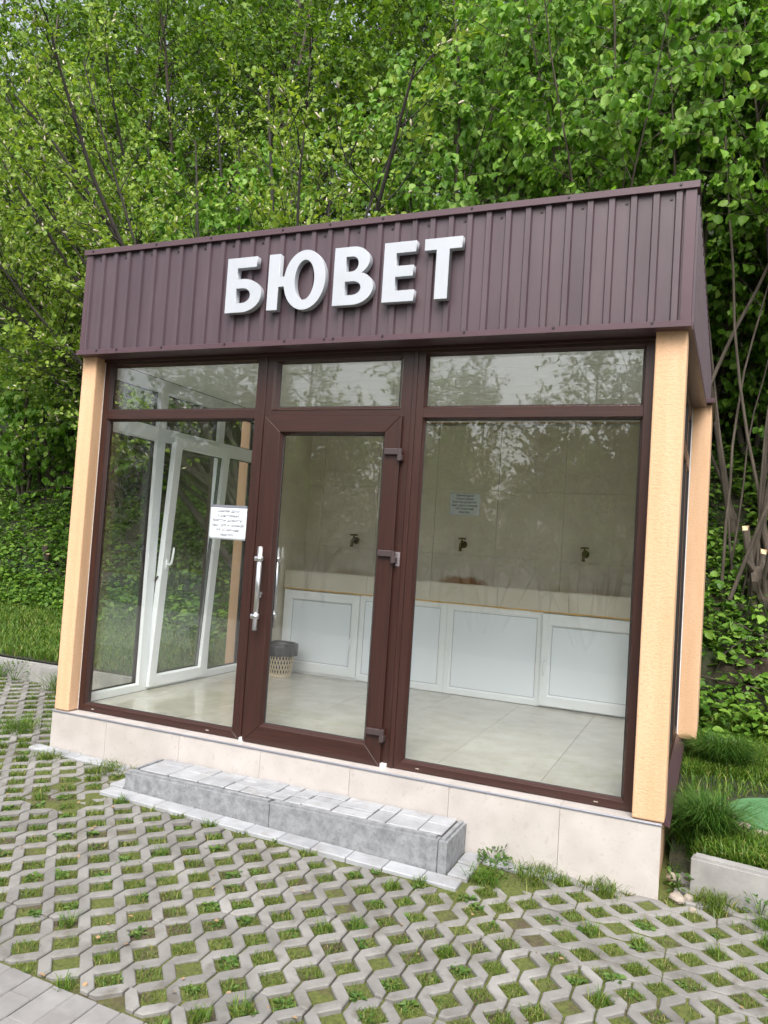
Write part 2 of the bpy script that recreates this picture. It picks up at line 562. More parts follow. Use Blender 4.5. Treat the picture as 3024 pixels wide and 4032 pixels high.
# ------------------------------------------------------------------ kiosk
KIOSK = empty('kiosk', (1.83, 1.2, -0.3), 'small glazed water kiosk with brown metal fascia and peach columns', 'kiosk')

def quad_prism(bm, pts2, y0, y1, mi=0, bev=0.0012, axis='y'):
    """prism over a polygon given in the (x,z) plane, from y0 (front) to y1"""
    if axis == 'y':
        f = [bm.verts.new((p[0], y0, p[1])) for p in pts2]
        b = [bm.verts.new((p[0], y1, p[1])) for p in pts2]
    else:
        f = [bm.verts.new((y0, p[0], p[1])) for p in pts2]
        b = [bm.verts.new((y1, p[0], p[1])) for p in pts2]
    n = len(pts2)
    fs = [bm.faces.new(f), bm.faces.new(b[::-1])]
    for k in range(n):
        fs.append(bm.faces.new((f[k], b[k], b[(k + 1) % n], f[(k + 1) % n])))
    for q in fs:
        q.material_index = mi
    if bev:
        es = list({e for q in fs for e in q.edges})
        r = bmesh.ops.bevel(bm, geom=es, offset=bev, segments=1, affect='EDGES')
        for q in r['faces']:
            q.material_index = mi

def mitred(bm, o, i, y0, y1, axis='y', bev=0.0012):
    """picture frame of four mitred members; o and i = (x0, x1, z0, z1)"""
    a0, a1, b0, b1 = o
    c0, c1, d0, d1 = i
    quad_prism(bm, [(a0, b0), (c0, d0), (c0, d1), (a0, b1)], y0, y1, 0, bev, axis)
    quad_prism(bm, [(a1, b0), (a1, b1), (c1, d1), (c1, d0)], y0, y1, 0, bev, axis)
    quad_prism(bm, [(a0, b0), (a1, b0), (c1, d0), (c0, d0)], y0, y1, 1, bev, axis)
    quad_prism(bm, [(a0, b1), (c0, d1), (c1, d1), (a1, b1)], y0, y1, 1, bev, axis)

def bead(bm, o, i, yo, yi, axis='y', mi=0):
    """sloping glazing bead between rectangle o at depth yo and rectangle i at depth yi"""
    def P(x, z, y):
        return bm.verts.new((x, y, z) if axis == 'y' else (y, x, z))
    O = [P(x, z, yo) for x, z in ((o[0], o[2]), (o[1], o[2]), (o[1], o[3]), (o[0], o[3]))]
    I = [P(x, z, yi) for x, z in ((i[0], i[2]), (i[1], i[2]), (i[1], i[3]), (i[0], i[3]))]
    for k in range(4):
        f = bm.faces.new((O[k], O[(k + 1) % 4], I[(k + 1) % 4], I[k]))
        f.material_index = mi

BD = 0.012

def pane(name, r, y, parent, axis='y', t=0.008):
    e = 0.006
    if axis == 'y':
        return box(name, r[0] - e, r[1] + e, y, y + t, r[2] - e, r[3] + e, 'glass', parent)
    return box(name, y, y + t, r[0] - e, r[1] + e, r[2] - e, r[3] + e, 'glass', parent)

def glazed_unit(part_name, outer, panes, transoms, y0=0.0, y1=0.07, label=None):
    """a fixed window unit: mitred frame, transoms, glazing beads, panes"""
    xs0 = min(p[0] for p in panes) - BD
    xs1 = max(p[1] for p in panes) + BD
    zs0 = min(p[2] for p in panes) - BD
    zs1 = max(p[3] for p in panes) + BD
    bm = bmesh.new()
    mitred(bm, outer, (xs0, xs1, zs0, zs1), y0, y1)
    for (za, zb) in transoms:
        quad_prism(bm, [(xs0, za), (xs1, za), (xs1, zb), (xs0, zb)], y0 + 0.002, y1, 1)
    for p in panes:
        bead(bm, (p[0] - BD, p[1] + BD, p[2] - BD, p[3] + BD), p, y0 + 0.006, y0 + 0.026)
    fr = bobj(part_name, bm, ['frame_v', 'frame_h'], KIOSK)
    if label:
        fr['label'] = label
    for p in panes:
        g = bmesh.new()
        bead(g, p, (p[0] + 0.004, p[1] - 0.004, p[2] + 0.004, p[3] - 0.004), y0 + 0.025, y0 + 0.028)
        bobj('gasket', g, 'gasket', fr)
        pane('pane', p, y0 + 0.028, fr)
        pane('pane', p, y0 + 0.050, fr)
    return fr

LW = glazed_unit('window_frame', (0.012, 1.297, 0.0, 2.42), [(0.067, 1.239, 0.054, 1.982), (0.067, 1.239, 2.062, 2.355)], [(1.994, 2.050)], label='left front window unit in dark brown frame')
RW = glazed_unit('window_frame', (2.335, 3.632, 0.0, 2.42), [(2.391, 3.573, 0.054, 1.982), (2.391, 3.573, 2.062, 2.355)], [(1.994, 2.050)], label='right front window unit in dark brown frame')
# door surround with the small light above the door
bm = bmesh.new()
quad_prism(bm, [(1.323, 0), (1.372, 0), (1.372, 2.42), (1.323, 2.42)], 0, 0.07, 0)
quad_prism(bm, [(2.240, 0), (2.306, 0), (2.306, 2.42), (2.240, 2.42)], 0, 0.07, 0)
quad_prism(bm, [(1.372, 2.357), (2.240, 2.357), (2.240, 2.42), (1.372, 2.42)], 0.001, 0.07, 1)
quad_prism(bm, [(1.372, 1.985), (2.240, 1.985), (2.240, 2.046), (1.372, 2.046)], 0.001, 0.07, 1)
dl = (1.408, 2.218, 2.066, 2.340)
bead(bm, (1.372, 2.240, 2.046, 2.357), (1.388, 2.234, 2.058, 2.350), -0.004, 0.004)
bead(bm, (1.388, 2.234, 2.058, 2.350), dl, 0.004, 0.026)
DF = bobj('door_surround', bm, ['frame_v', 'frame_h'], KIOSK)
g = bmesh.new()
bead(g, dl, (dl[0] + .004, dl[1] - .004, dl[2] + .004, dl[3] - .004), 0.025, 0.028)
bobj('gasket', g, 'gasket', DF)
pane('pane', dl, 0.028, DF)
pane('pane', dl, 0.050, DF)
box('cover_strip', 1.2975, 1.3225, -0.006, 0.07, -0.003, 2.42, 'frame_v', KIOSK, 0.003)
box('cover_strip', 2.3065, 2.3345, -0.006, 0.07, -0.003, 2.42, 'frame_v', KIOSK, 0.003)
st = box('sticker', 2.268, 2.296, -0.0025, -0.0005, 1.135, 1.215, 'sticker', DF)
# drain caps along the bottom rail
for x, par in ((0.13, LW), (1.06, LW), (2.47, RW), (3.44, RW)):
    box('drain_cap', x, x + 0.022, -0.004, 0.001, 0.016, 0.022, 'pale_stone', par, 0.0015)
# white packing under the door jambs
for x in (1.318, 2.262):
    box('packer', x, x + 0.035, -0.022, 0.02, -0.004, 0.018, 'white_seal', KIOSK, 0.002)

# door leaf
bm = bmesh.new()
so_ = (1.341, 2.261, -0.002, 2.005)
dg = (1.472, 2.147, 0.122, 1.890)
si = (dg[0] - 0.014, dg[1] + 0.014, dg[2] - 0.014, dg[3] + 0.014)
mitred(bm, so_, si, -0.024, -0.0015, bev=0.003)
mitred(bm, (1.376, 2.236, 0.02, 1.98), si, 0.002, 0.05, bev=0)
bead(bm, si, dg, -0.018, 0.006)
DOOR = bobj('door', bm, ['frame_v', 'frame_h'], KIOSK)
g = bmesh.new()
bead(g, dg, (dg[0] + .005, dg[1] - .005, dg[2] + .005, dg[3] - .005), 0.005, 0.008)
bobj('gasket', g, 'gasket', DOOR)
pane('pane', dg, 0.008, DOOR)
pane('pane', dg, 0.032, DOOR)

def pull_handle(x, y, wall_y):
    s = 1 if wall_y > y else -1
    bm = bmesh.new()
    addtube(bm, [(x, y, 0.687), (x, y, 1.193)], 0.0155, 16)
    for z in (0.770, 1.119):
        addtube(bm, [(x, y, z - 0.014), (x, y, z + 0.014)], 0.0215, 16)
        addbox(bm, x - 0.030, x - 0.002, y - 0.0165, y + 0.0165, z - 0.0135, z + 0.0135, 0.003)
        addbox(bm, x - 0.031, x - 0.010, min(y, wall_y), max(y, wall_y), z - 0.011, z + 0.011, 0.003)
    h = bobj('pull_handle', bm, 'steel', DOOR)
    for p in h.data.polygons:
        p.use_smooth = len(p.vertices) == 4 and abs(p.normal.z) < 0.1 and p.area < 0.004
    return h
pull_handle(1.418, -0.088, -0.024)
pull_handle(1.418, 0.125, 0.050)
bm = bmesh.new()
addtube(bm, [(1.405, -0.024, 0.905), (1.405, -0.034, 0.905)], 0.0105, 14)
addbox(bm, 1.400, 1.410, -0.034, -0.024, 0.880, 0.905, 0.002)
bobj('lock_cylinder', bm, 'steel_brushed', DOOR)
for z in (1.790, 1.203, 0.192):
    bm = bmesh.new()
    addbox(bm, 2.172, 2.262, -0.046, -0.0245, z - 0.018, z + 0.018, 0.004, 2)
    addtube(bm, [(2.266, -0.034, z - 0.052), (2.266, -0.034, z + 0.018)], 0.0145, 14)
    addbox(bm, 2.262, 2.284, -0.046, -0.006, z - 0.050, z - 0.018, 0.003)
    bobj('hinge', bm, 'hinge_brown', DOOR)

# columns
bm = bmesh.new(); addbox(bm, -0.112, 0.010, -0.09, 0.10, 0.001, 2.43, 0.008, 2)
bobj('column', bm, 'stucco', KIOSK)
bm = bmesh.new(); addbox(bm, 3.6345, 3.785, -0.09, 0.065, 0.001, 2.43, 0.008, 2)
bobj('column', bm, 'stucco', KIOSK)
box('seal_strip', 0.0005, 0.0117, -0.004, 0.0, 0.003, 2.42, 'white_seal', KIOSK)
box('seal_strip', 3.6325, 3.6342, -0.012, 0.0, 0.003, 2.42, 'white_seal', KIOSK)
# rear masonry block (wider than the glazed front): left, right and back walls
bm = bmesh.new(); addbox(bm, 3.7525, 3.885, 2.0, 2.72, -0.01, 2.44, 0.01, 2)
bobj('rear_pilaster', bm, 'stucco', KIOSK)
bm = bmesh.new(); addbox(bm, -0.185, -0.002, 2.0, 2.72, -0.01, 2.44, 0.01, 2)
bobj('rear_pilaster', bm, 'stucco', KIOSK)
box('rear_wall', -0.001, 3.752, 2.615, 2.70, -0.4, 2.44, 'stucco', KIOSK)
box('seal_strip', 3.7508, 3.758, 1.990, 1.9995, 0.01, 2.42, 'white_seal', KIOSK)
# foundation under the side walls
box('foundation', 3.60, 3.765, -0.08, 2.70, -0.55, -0.032, 'stucco', KIOSK)
box('foundation', -0.105, 0.05, -0.08, 2.70, -0.55, -0.032, 'stucco', KIOSK)

# plinth with tiles
PL = box('plinth', -0.105, 3.760, -0.088, 0.05, -0.6, -0.018, 'grout', KIOSK)
xs = [-0.116, 0.354, 0.938, 1.527, 2.115, 2.703, 3.291, 3.775]
for a, b in zip(xs, xs[1:]):
    bm = bmesh.new()
    addbox(bm, a + 0.0008, b - 0.0008, -0.100, -0.0885, -0.58, -0.0145, 0.0012)
    bobj('plinth_tile', bm, 'plinth_tile', PL)
box('edge_strip', -0.118, 3.777, -0.104, -0.094, -0.0140, -0.0035, 'metal_edge', PL, 0.002)
for a, b in zip(xs, xs[1:]):
    box('ledge_tile', a + 0.0008, b - 0.0008, -0.0935, 0.012, -0.0175, -0.0040, 'plinth_tile', PL)

# floor tiles
FLR = box('floor', 0.0, 3.674, 0.051, 2.6, -0.05, 0.024, 'grout_light', KIOSK)
tile_src = None
tw = 0.588
for i in range(-1, 7):
    for j in range(-1, 5):
        x0, x1 = 0.20 + i * tw, 0.20 + (i + 1) * tw
        y0, y1 = 0.05 + j * tw, 0.05 + (j + 1) * tw
        x0, x1, y0, y1 = max(x0, 0.002), min(x1, 3.672), max(y0, 0.071), min(y1, 2.6)
        if x1 - x0 < 0.03 or y1 - y0 < 0.03:
            continue
        box('floor_tile', x0 + 0.0012, x1 - 0.0012, y0 + 0.0012, y1 - 0.0012, 0.0245, 0.030, 'floor_tile', FLR, 0.0008)

# back wall tiles
BW = box('tiled_wall', 0.20, 3.50, 2.606, 2.614, 0.0, 2.40, 'grout_light', KIOSK)
bx = [0.235, 0.41, 0.993, 1.576, 2.159, 2.742, 3.325, 3.45]
bz = [0.03, 0.62, 1.212, 1.80, 2.385]
for a, b in zip(bx, bx[1:]):
    for c, d in zip(bz, bz[1:]):
        box('wall_tile', a + 0.001, b - 0.001, 2.595, 2.6058, c + 0.001, d - 0.001, 'wall_tile', BW, 0.0008)
for side, xa, xb, xf0, xf1 in (('l', 0.02, 0.2425, 0.2428, 0.250), ('r', 3.4575, 3.67, 3.450, 3.4572)):
    LWL = box('return_wall', xa, xb, 2.01, 2.594, 0.031, 2.40, 'grout_light', KIOSK)
    for c, d in zip(bz, bz[1:]):
        box('wall_tile', xf0, xf1, 2.012, 2.593, c + 0.002, d - 0.001, 'wall_tile', LWL, 0.0008)
        box('wall_tile', xa + 0.001, xb - 0.001, 2.0, 2.0095, c + 0.002, d - 0.001, 'wall_tile', LWL, 0.0008)

# ceiling of white boards
CE = box('ceiling', -0.05, 3.74, 0.072, 2.6, 2.425, 2.45, 'ceiling_white', KIOSK)
for k in range(10):
    box('ceiling_board', 0.0, 3.674, 0.075 + k * 0.25, 0.075 + k * 0.25 + 0.244, 2.408, 2.4245, 'ceiling_white', CE, 0.004)

# side glazing: white inside, brown outside
def side_window(xin, xout, label):
    s = 1 if xout > xin else -1
    xm = (xin + xout) / 2
    y0, y1, z0, z1 = 0.103 if s < 0 else 0.068, 1.998, 0.031, 2.405
    bays = [(0.118, 0.612), (0.705, 1.395), (1.475, 1.975)]
    cols = [(y0, bays[0][0]), (bays[0][1], bays[1][0]), (bays[1][1], bays[2][0]), (bays[2][1], y1)]
    root = None
    for (xa, xb, mats) in ((xin, xm - s * 0.0005, ['pvc_white', 'pvc_white']), (xm, xout, ['frame_v', 'frame_y'])):
        bm = bmesh.new()
        for a, b in cols:
            quad_prism(bm, [(a, z0), (b, z0), (b, z1), (a, z1)], xa, xb, 0, 0.001, 'x')
        for a, b in bays:
            for c, d in ((z0, 0.082), (1.94, 2.035), (2.315, z1)):
                quad_prism(bm, [(a, c), (b, c), (b, d), (a, d)], xa + s * 0.0008, xb - s * 0.0008, 1, 0.001, 'x')
        o = bobj('side_window' if root is None else 'outer_frame', bm, mats, KIOSK if root is None else root)
        if root is None:
            root = o
            root['label'] = label
    for k, (a, b) in enumerate(bays):
        rects = [(a, b, 2.035, 2.315)]
        if k != 1 or s > 0:
            rects.append((a, b, 0.082, 1.94))
        for r in rects:
            bm = bmesh.new()
            i = (r[0] + 0.010, r[1] - 0.010, r[2] + 0.010, r[3] - 0.010)
            bead(bm, r, i, xin + s * 0.004, xin + s * 0.022, 'x')
            bobj('glazing_bead', bm, 'pvc_white', root)
            i2 = (i[0] + 0.005, i[1] - 0.005, i[2] + 0.005, i[3] - 0.005)
            bm = bmesh.new()
            bead(bm, i, i2, xin + s * 0.022, xin + s * 0.025, 'x')
            bead(bm, r, i2, xout - s * 0.006, xin + s * 0.048, 'x')
            bobj('gasket', bm, 'gasket', root)
            pane('pane', i, min(xin + s * 0.026, xin + s * 0.032), root, 'x', 0.006)
            pane('pane', i, min(xin + s * 0.042, xin + s * 0.048), root, 'x', 0.006)
    return root
SWL = side_window(0.0, -0.07, 'left side window wall with white inner frames')
SWR = side_window(3.676, 3.750, 'right side window wall with dark brown frames')

# tilted sash in the left window wall (hinged at the bottom, top leaning into the room)
bm = bmesh.new()
SO, SI = (0.690, 1.410, 0.055, 1.985), (0.770, 1.330, 0.135, 1.905)
mitred(bm, SO, SI, 0.028, 0.003, 'x', 0.002)
mitred(bm, (0.712, 1.388, 0.085, 1.935), SI, 0.0022, -0.035, 'x', 0.001)
bead(bm, SI, (SI[0] + .01, SI[1] - .01, SI[2] + .01, SI[3] - .01), 0.024, 0.006, 'x')
SASH = bobj('tilt_sash', bm, ['pvc_white', 'pvc_white'], KIOSK)
SASH['label'] = 'white window sash tilted open into the room'
ip = (SI[0] + .01, SI[1] - .01, SI[2] + .01, SI[3] - .01)
bm = bmesh.new(); bead(bm, ip, (ip[0] + .005, ip[1] - .005, ip[2] + .005, ip[3] - .005), 0.006, 0.002, 'x')
bead(bm, SI, (ip[0] + .005, ip[1] - .005, ip[2] + .005, ip[3] - .005), -0.034, -0.015, 'x')
bobj('gasket', bm, 'gasket', SASH)
pane('pane', ip, -0.004, SASH, 'x', 0.006)
pane('pane', ip, -0.016, SASH, 'x', 0.006)
bm = bmesh.new()
addbox(bm, 0.028, 0.040, 0.722, 0.750, 0.965, 1.035, 0.004, 2)
addtube(bm, [(0.036, 0.736, 1.0), (0.062, 0.736, 1.0), (0.070, 0.738, 1.012), (0.072, 0.742, 1.05), (0.072, 0.748, 1.115), (0.068, 0.750, 1.13)], [0.009, 0.009, 0.010, 0.009, 0.008, 0.006], 10)
bobj('sash_handle', bm, 'pvc_white', SASH, True)
# rotate about its bottom hinge line: top leans inwards (+x)
ang = math.atan2(0.095, 1.93)
SASH.rotation_euler = (0, ang, 0)
# tilt stay
tube('tilt_stay', [(0.0, 0.706, 0.86), (0.030, 0.700, 0.90)], 0.006, 'hinge_brown', SWL, 6)

# brown drip sills outside the side windows
bm = bmesh.new()
quad_prism(bm, [(3.7505, 0.030), (3.7505, -0.045), (3.806, -0.066), (3.806, -0.046)], 0.067, 1.999, 0, 0.002)
bobj('drip_sill', bm, 'brown_trim', KIOSK)
bm = bmesh.new()
quad_prism(bm, [(-0.071, 0.030), (-0.071, -0.030), (-0.14, -0.060), (-0.14, -0.040)], 0.101, 1.999, 0, 0.002)
bobj('drip_sill', bm, 'brown_trim', KIOSK)

# ---- fascia
XL, XR0, XR1 = -0.085, 3.792, 3.850       # the right side splays slightly towards the rear
ZB, ZT = 2.437, 3.096
PER = 0.10775

def corrugated(L, t0, crest=0.028, slope=0.007, h=0.015):
    """profile points (t, offset) along length L; narrow ribs stand proud"""
    pts = [(0, 0)]
    k = t0
    while k < L:
        for dt, o in ((0, 0), (slope, h), (slope + crest, h), (2 * slope + crest, 0)):
            if 0 < k + dt < L:
                pts.append((k + dt, o))
        k += PER
    pts.append((L, 0))
    return pts

def sheet(name, A, B, zA, zB, out, t0):
    """vertical corrugated sheet from A to B (x,y); top height runs zA -> zB"""
    A, B = Vector((*A, 0)), Vector((*B, 0))
    L = (B - A).length
    d = (B - A) / L
    out = Vector((*out, 0))
    pr = corrugated(L, t0)
    bm = bmesh.new()
    fb, ft, bb, bt = [], [], [], []
    for t, o in pr:
        p = A + d * t + out * o
        q = A + d * t - out * 0.03
        zt = zA + (zB - zA) * t / L
        fb.append(bm.verts.new((p.x, p.y, ZB - 0.02)))
        ft.append(bm.verts.new((p.x, p.y, zt)))
        bb.append(bm.verts.new((q.x, q.y, ZB - 0.02)))
        bt.append(bm.verts.new((q.x, q.y, zt)))
    for k in range(len(pr) - 1):
        bm.faces.new((fb[k], fb[k + 1], ft[k + 1], ft[k]))
        bm.faces.new((bb[k + 1], bb[k], bt[k], bt[k + 1]))
        bm.faces.new((ft[k], ft[k + 1], bt[k + 1], bt[k]))
        bm.faces.new((fb[k + 1], fb[k], bb[k], bb[k + 1]))
    bm.faces.new((fb[0], ft[0], bt[0], bb[0]))
    bm.faces.new((fb[-1], bb[-1], bt[-1], ft[-1]))
    bmesh.ops.recalc_face_normals(bm, faces=bm.faces)
    return bobj(name, bm, 'brown_sheet', KIOSK)

YS = -0.135
FS = sheet('fascia_sheet', (XL, YS), (XR0, YS), 3.11, 3.11, (0, -1), 2.6190 - XL - 25 * PER)
ZR = 2.80
sheet('fascia_sheet', (XR0, YS + 0.03), (XR1, 2.74), 3.11, ZR, (1, 0), 0.05)
sheet('fascia_sheet', (XL, 2.74), (XL, YS + 0.03), ZR, 3.11, (-1, 0), 0.05)
# corner flashings
bm = bmesh.new()
addbox(bm, XR0 - 0.045, XR0 + 0.006, YS - 0.0165, YS - 0.0125, ZB - 0.01, 3.10)
addbox(bm, XR0 + 0.002, XR0 + 0.006, YS - 0.0124, YS + 0.035, ZB - 0.01, 3.10)
bobj('corner_flashing', bm, 'brown_trim', KIOSK)
bm = bmesh.new()
addbox(bm, XL - 0.006, XL + 0.030, YS - 0.0165, YS - 0.0125, ZB - 0.01, 3.10)
addbox(bm, XL - 0.006, XL - 0.002, YS - 0.0124, YS + 0.035, ZB - 0.01, 3.10)
bobj('corner_flashing', bm, 'brown_trim', KIOSK)
# coping
bm = bmesh.new()
addbox(bm, XL - 0.022, XR0 + 0.020, YS - 0.028, YS - 0.022, 3.094, 3.1308, 0.002)
addbox(bm, XL - 0.022, XR0 + 0.020, YS - 0.0218, 0.10, 3.1255, 3.1325, 0.002)
COPE = bobj('coping', bm, 'brown_trim', KIOSK)
def sloped_strip(name, x, xo, y0, y1, za, zb, h):
    bm = bmesh.new()
    vs = []
    for y, z, xx in ((y0, za, x[0]), (y1, zb, x[1])):
        vs.append([bm.verts.new((xx, y, z - h)), bm.verts.new((xx + xo, y, z - h)), bm.verts.new((xx + xo, y, z)), bm.verts.new((xx, y, z))])
    for k in range(4):
        bm.faces.new((vs[0][k], vs[0][(k + 1) % 4], vs[1][(k + 1) % 4], vs[1][k]))
    bm.faces.new(vs[0][::-1]); bm.faces.new(vs[1])
    bmesh.ops.recalc_face_normals(bm, faces=bm.faces)
    return bobj(name, bm, 'brown_trim', KIOSK)
sloped_strip('coping', (XR0 - 0.06, XR1 - 0.06), 0.078, 0.101, 2.76, 3.125, ZR + 0.03, 0.036)
sloped_strip('coping', (XL - 0.02, XL - 0.02), 0.06, 0.101, 2.76, 3.125, ZR + 0.03, 0.036)
# roof behind the fascia
bm = bmesh.new()
vs = [bm.verts.new(c) for c in ((XL + .03, -0.10, 3.04), (XR0 - .035, -0.10, 3.04), (XR1 - .035, 2.73, ZR - .05), (XL + .03, 2.73, ZR - .05))]
ws = [bm.verts.new(v.co - Vector((0, 0, 0.04))) for v in vs]
bm.faces.new(vs); bm.faces.new(ws[::-1])
for k in range(4):
    bm.faces.new((vs[k], ws[k], ws[(k + 1) % 4], vs[(k + 1) % 4]))
bobj('roof', bm, 'roof_sheet', KIOSK)
# bottom trim and soffits
bm = bmesh.new()
addbox(bm, XL - 0.022, XR0 + 0.010, YS - 0.030, YS - 0.024, 2.404, 2.4375, 0.002)
addbox(bm, XL - 0.022, XR0 + 0.010, YS - 0.0238, -0.018, 2.4045, 2.4105, 0.001)
TRIM = bobj('bottom_trim', bm, 'brown_trim', KIOSK)
box('soffit_rail', 0.011, 3.633, -0.0178, -0.001, 2.385, 2.412, 'frame_h', KIOSK, 0.002)
bm = bmesh.new()
vs = []
for (y, x) in ((-0.108, XR0), (1.93, XR0 + (XR1 - XR0) * 0.72)):
    vs.append([bm.verts.new((x + dx, y, z)) for dx, z in ((-0.10, 2.404), (0.016, 2.404), (0.016, 2.4375), (-0.10, 2.4375))])
for k in range(4):
    bm.faces.new((vs[0][k], vs[0][(k + 1) % 4], vs[1][(k + 1) % 4], vs[1][k]))
bm.faces.new(vs[0][::-1]); bm.faces.new(vs[1])
bmesh.ops.recalc_face_normals(bm, faces=bm.faces)
bobj('bottom_trim', bm, 'brown_trim', KIOSK)
box('bottom_trim', 3.68, 3.906, 1.935, 2.75, 2.4405, 2.474, 'brown_trim', KIOSK, 0.002)
box('bottom_trim', -0.21, -0.03, 1.935, 2.75, 2.4405, 2.474, 'brown_trim', KIOSK, 0.002)
box('bottom_trim', -0.107, -0.006, -0.10, 1.93, 2.404, 2.4375, 'brown_trim', KIOSK, 0.002)
# screws
bm = bmesh.new()
addtube(bm, [(0, 0, 0), (0, -0.005, 0)], 0.0115, 8)
addtube(bm, [(0, -0.0035, 0), (0, -0.010, 0)], 0.0058, 6)
SCREW = bobj('screw', bm, 'screw_dark', FS)
SCREW.location = Vector((0.022, YS - 0.0005, 3.051)) - WORLD[FS.name]
for k in range(1, 18):
    inst('screw', SCREW, FS, (0.022 + 0.2152 * k + random.uniform(-.006, .006), YS - 0.0005, 3.051 + random.uniform(-.004, .004)))
for x in (-0.029, 0.507, 0.937, 1.461, 1.783, 2.122, 2.651, 3.176, 3.723):
    inst('screw', SCREW, COPE, (x, YS - 0.0285, 3.106), scale=(0.85, 1, 0.85))
for x in (0.072, 0.243, 0.613, 1.098, 1.527, 1.795, 1.854, 2.167, 2.651, 3.134, 3.62):
    inst('screw', SCREW, TRIM, (x, YS - 0.0305, 2.419), scale=(0.85, 1, 0.85))

# ------------------------------------------------------------------ sign letters
def ell(cx, cz, rx, rz, a0, a1, n=14):
    return [(cx + rx * math.cos(math.radians(a0 + (a1 - a0) * k / n)), cz + rz * math.sin(math.radians(a0 + (a1 - a0) * k / n))) for k in range(n + 1)]

GLYPH = {
    'be': ([(0, 0)] + ell(.120, .104, .135, .104, -90, 90) + [(.076, .208), (.076, .277), (.212, .277), (.212, .342), (0, .342)],
           [[(.076, .058)] + ell(.118, .104, .058, .046, -90, 90) + [(.076, .150)]]),
    'yu': ([(0, 0), (.075, 0), (.075, .140), (.112, .140)] + ell(.250, .171, .140, .180, 190, 530, 40) + [(.112, .202), (.075, .202), (.075, .342), (0, .342)],
           [ell(.250, .171, .066, .120, 0, 351, 39)]),
    've': ([(0, 0)] + ell(.128, .098, .127, .098, -90, 58) + ell(.118, .257, .108, .085, -58, 90) + [(0, .342)],
           [[(.076, .058)] + ell(.124, .098, .053, .040, -90, 90) + [(.076, .138)], [(.076, .196)] + ell(.114, .240, .042, .044, -90, 90) + [(.076, .284)]]),
    'ye': ([(0, 0), (.193, 0), (.193, .064), (.076, .064), (.076, .143), (.182, .143), (.182, .205), (.076, .205), (.076, .279), (.193, .279), (.193, .342), (0, .342)], []),
    'te': ([(.071, 0), (.147, 0), (.147, .277), (.218, .277), (.218, .342), (0, .342), (0, .277), (.071, .277)], []),
}
words = [('be', 1.103, 'first white block letter of the sign, Б'), ('yu', 1.402, 'second white block letter of the sign, Ю'),
         ('ve', 1.846, 'middle white block letter of the sign, В'), ('ye', 2.160, 'fourth white block letter of the sign, Е'),
         ('te', 2.403, 'last white block letter of the sign, Т')]
for key, x0, lab in words:
    outer, holes = GLYPH[key]
    cu = bpy.data.curves.new('glyph', 'CURVE')
    cu.dimensions = '2D'
    cu.fill_mode = 'BOTH'
    cu.extrude = 0.020
    cu.bevel_depth = 0.0016
    cu.offset = -0.0016
    for loop in [outer] + holes:
        sp = cu.splines.new('POLY')
        sp.points.add(len(loop) - 1)
        for p, (x, z) in zip(sp.points, loop):
            p.co = (x, z, 0, 1)
        sp.use_cyclic_u = True
    tmp = bpy.data.objects.new('glyph', cu)
    COL.objects.link(tmp)
    dgr = bpy.context.evaluated_depsgraph_get()
    me = bpy.data.meshes.new_from_object(tmp.evaluated_get(dgr))
    bpy.data.objects.remove(tmp)
    me.name = 'sign_letter'
    me.materials.clear()
    me.materials.append(MATS['letter_white'])
    me.transform(Matrix.Rotation(math.radians(90), 4, 'X'))
    o = bpy.data.objects.new('sign_letter', me)
    link(o, None, (x0, YS - 0.015 - 0.023, 2.613))
    tag(o, lab, 'letter', 'white letters of the sign on the fascia')

# ------------------------------------------------------------------ inside the kiosk
CT = empty('wash_counter', (1.85, 2.4, 0.03), 'tiled wash trough over a row of white cabinets', 'counter')
YC = 2.24
box('carcass', 0.252, 3.448, YC + 0.022, 2.592, 0.031, 0.80, 'pvc_white', CT)
box('trough_core', 0.252, 3.448, YC + 0.012, YC + 0.07, 0.8005, 0.957, 'grout', CT)
ax = [0.252, 0.50, 1.10, 1.70, 2.30, 2.885, 3.448]
for a, b in zip(ax, ax[1:]):
    box('apron_tile', a + 0.001, b - 0.001, YC - 0.002, YC + 0.0115, 0.803, 0.960, 'counter_tile', CT, 0.001)
    box('rim_tile', a + 0.001, b - 0.001, YC - 0.001, YC + 0.072, 0.9605, 0.966, 'counter_tile', CT, 0.001)
box('basin', 0.252, 3.448, YC + 0.071, 2.594, 0.801, 0.86, 'counter_tile', CT)
bm = bmesh.new()
prev = None
for k in range(161):
    x = 0.26 + k * (3.44 - 0.26) / 160
    t = 0.006 + 0.007 * max(0, mnoise.noise(Vector((x * 7, 0, 3)))) + 0.004 * mnoise.noise(Vector((x * 30, 0, 1)))
    ring = [bm.verts.new((x, YC - 0.006 - t * .4, 0.803)), bm.verts.new((x, YC - 0.006 - t * .6, 0.800 - t)), bm.verts.new((x, YC + 0.015, 0.800 - t)), bm.verts.new((x, YC + 0.015, 0.803))]
    if prev:
        for q in range(4):
            bm.faces.new((prev[q], prev[(q + 1) % 4], ring[(q + 1) % 4], ring[q]))
    prev = ring
bobj('foam_seam', bm, 'foam', CT)

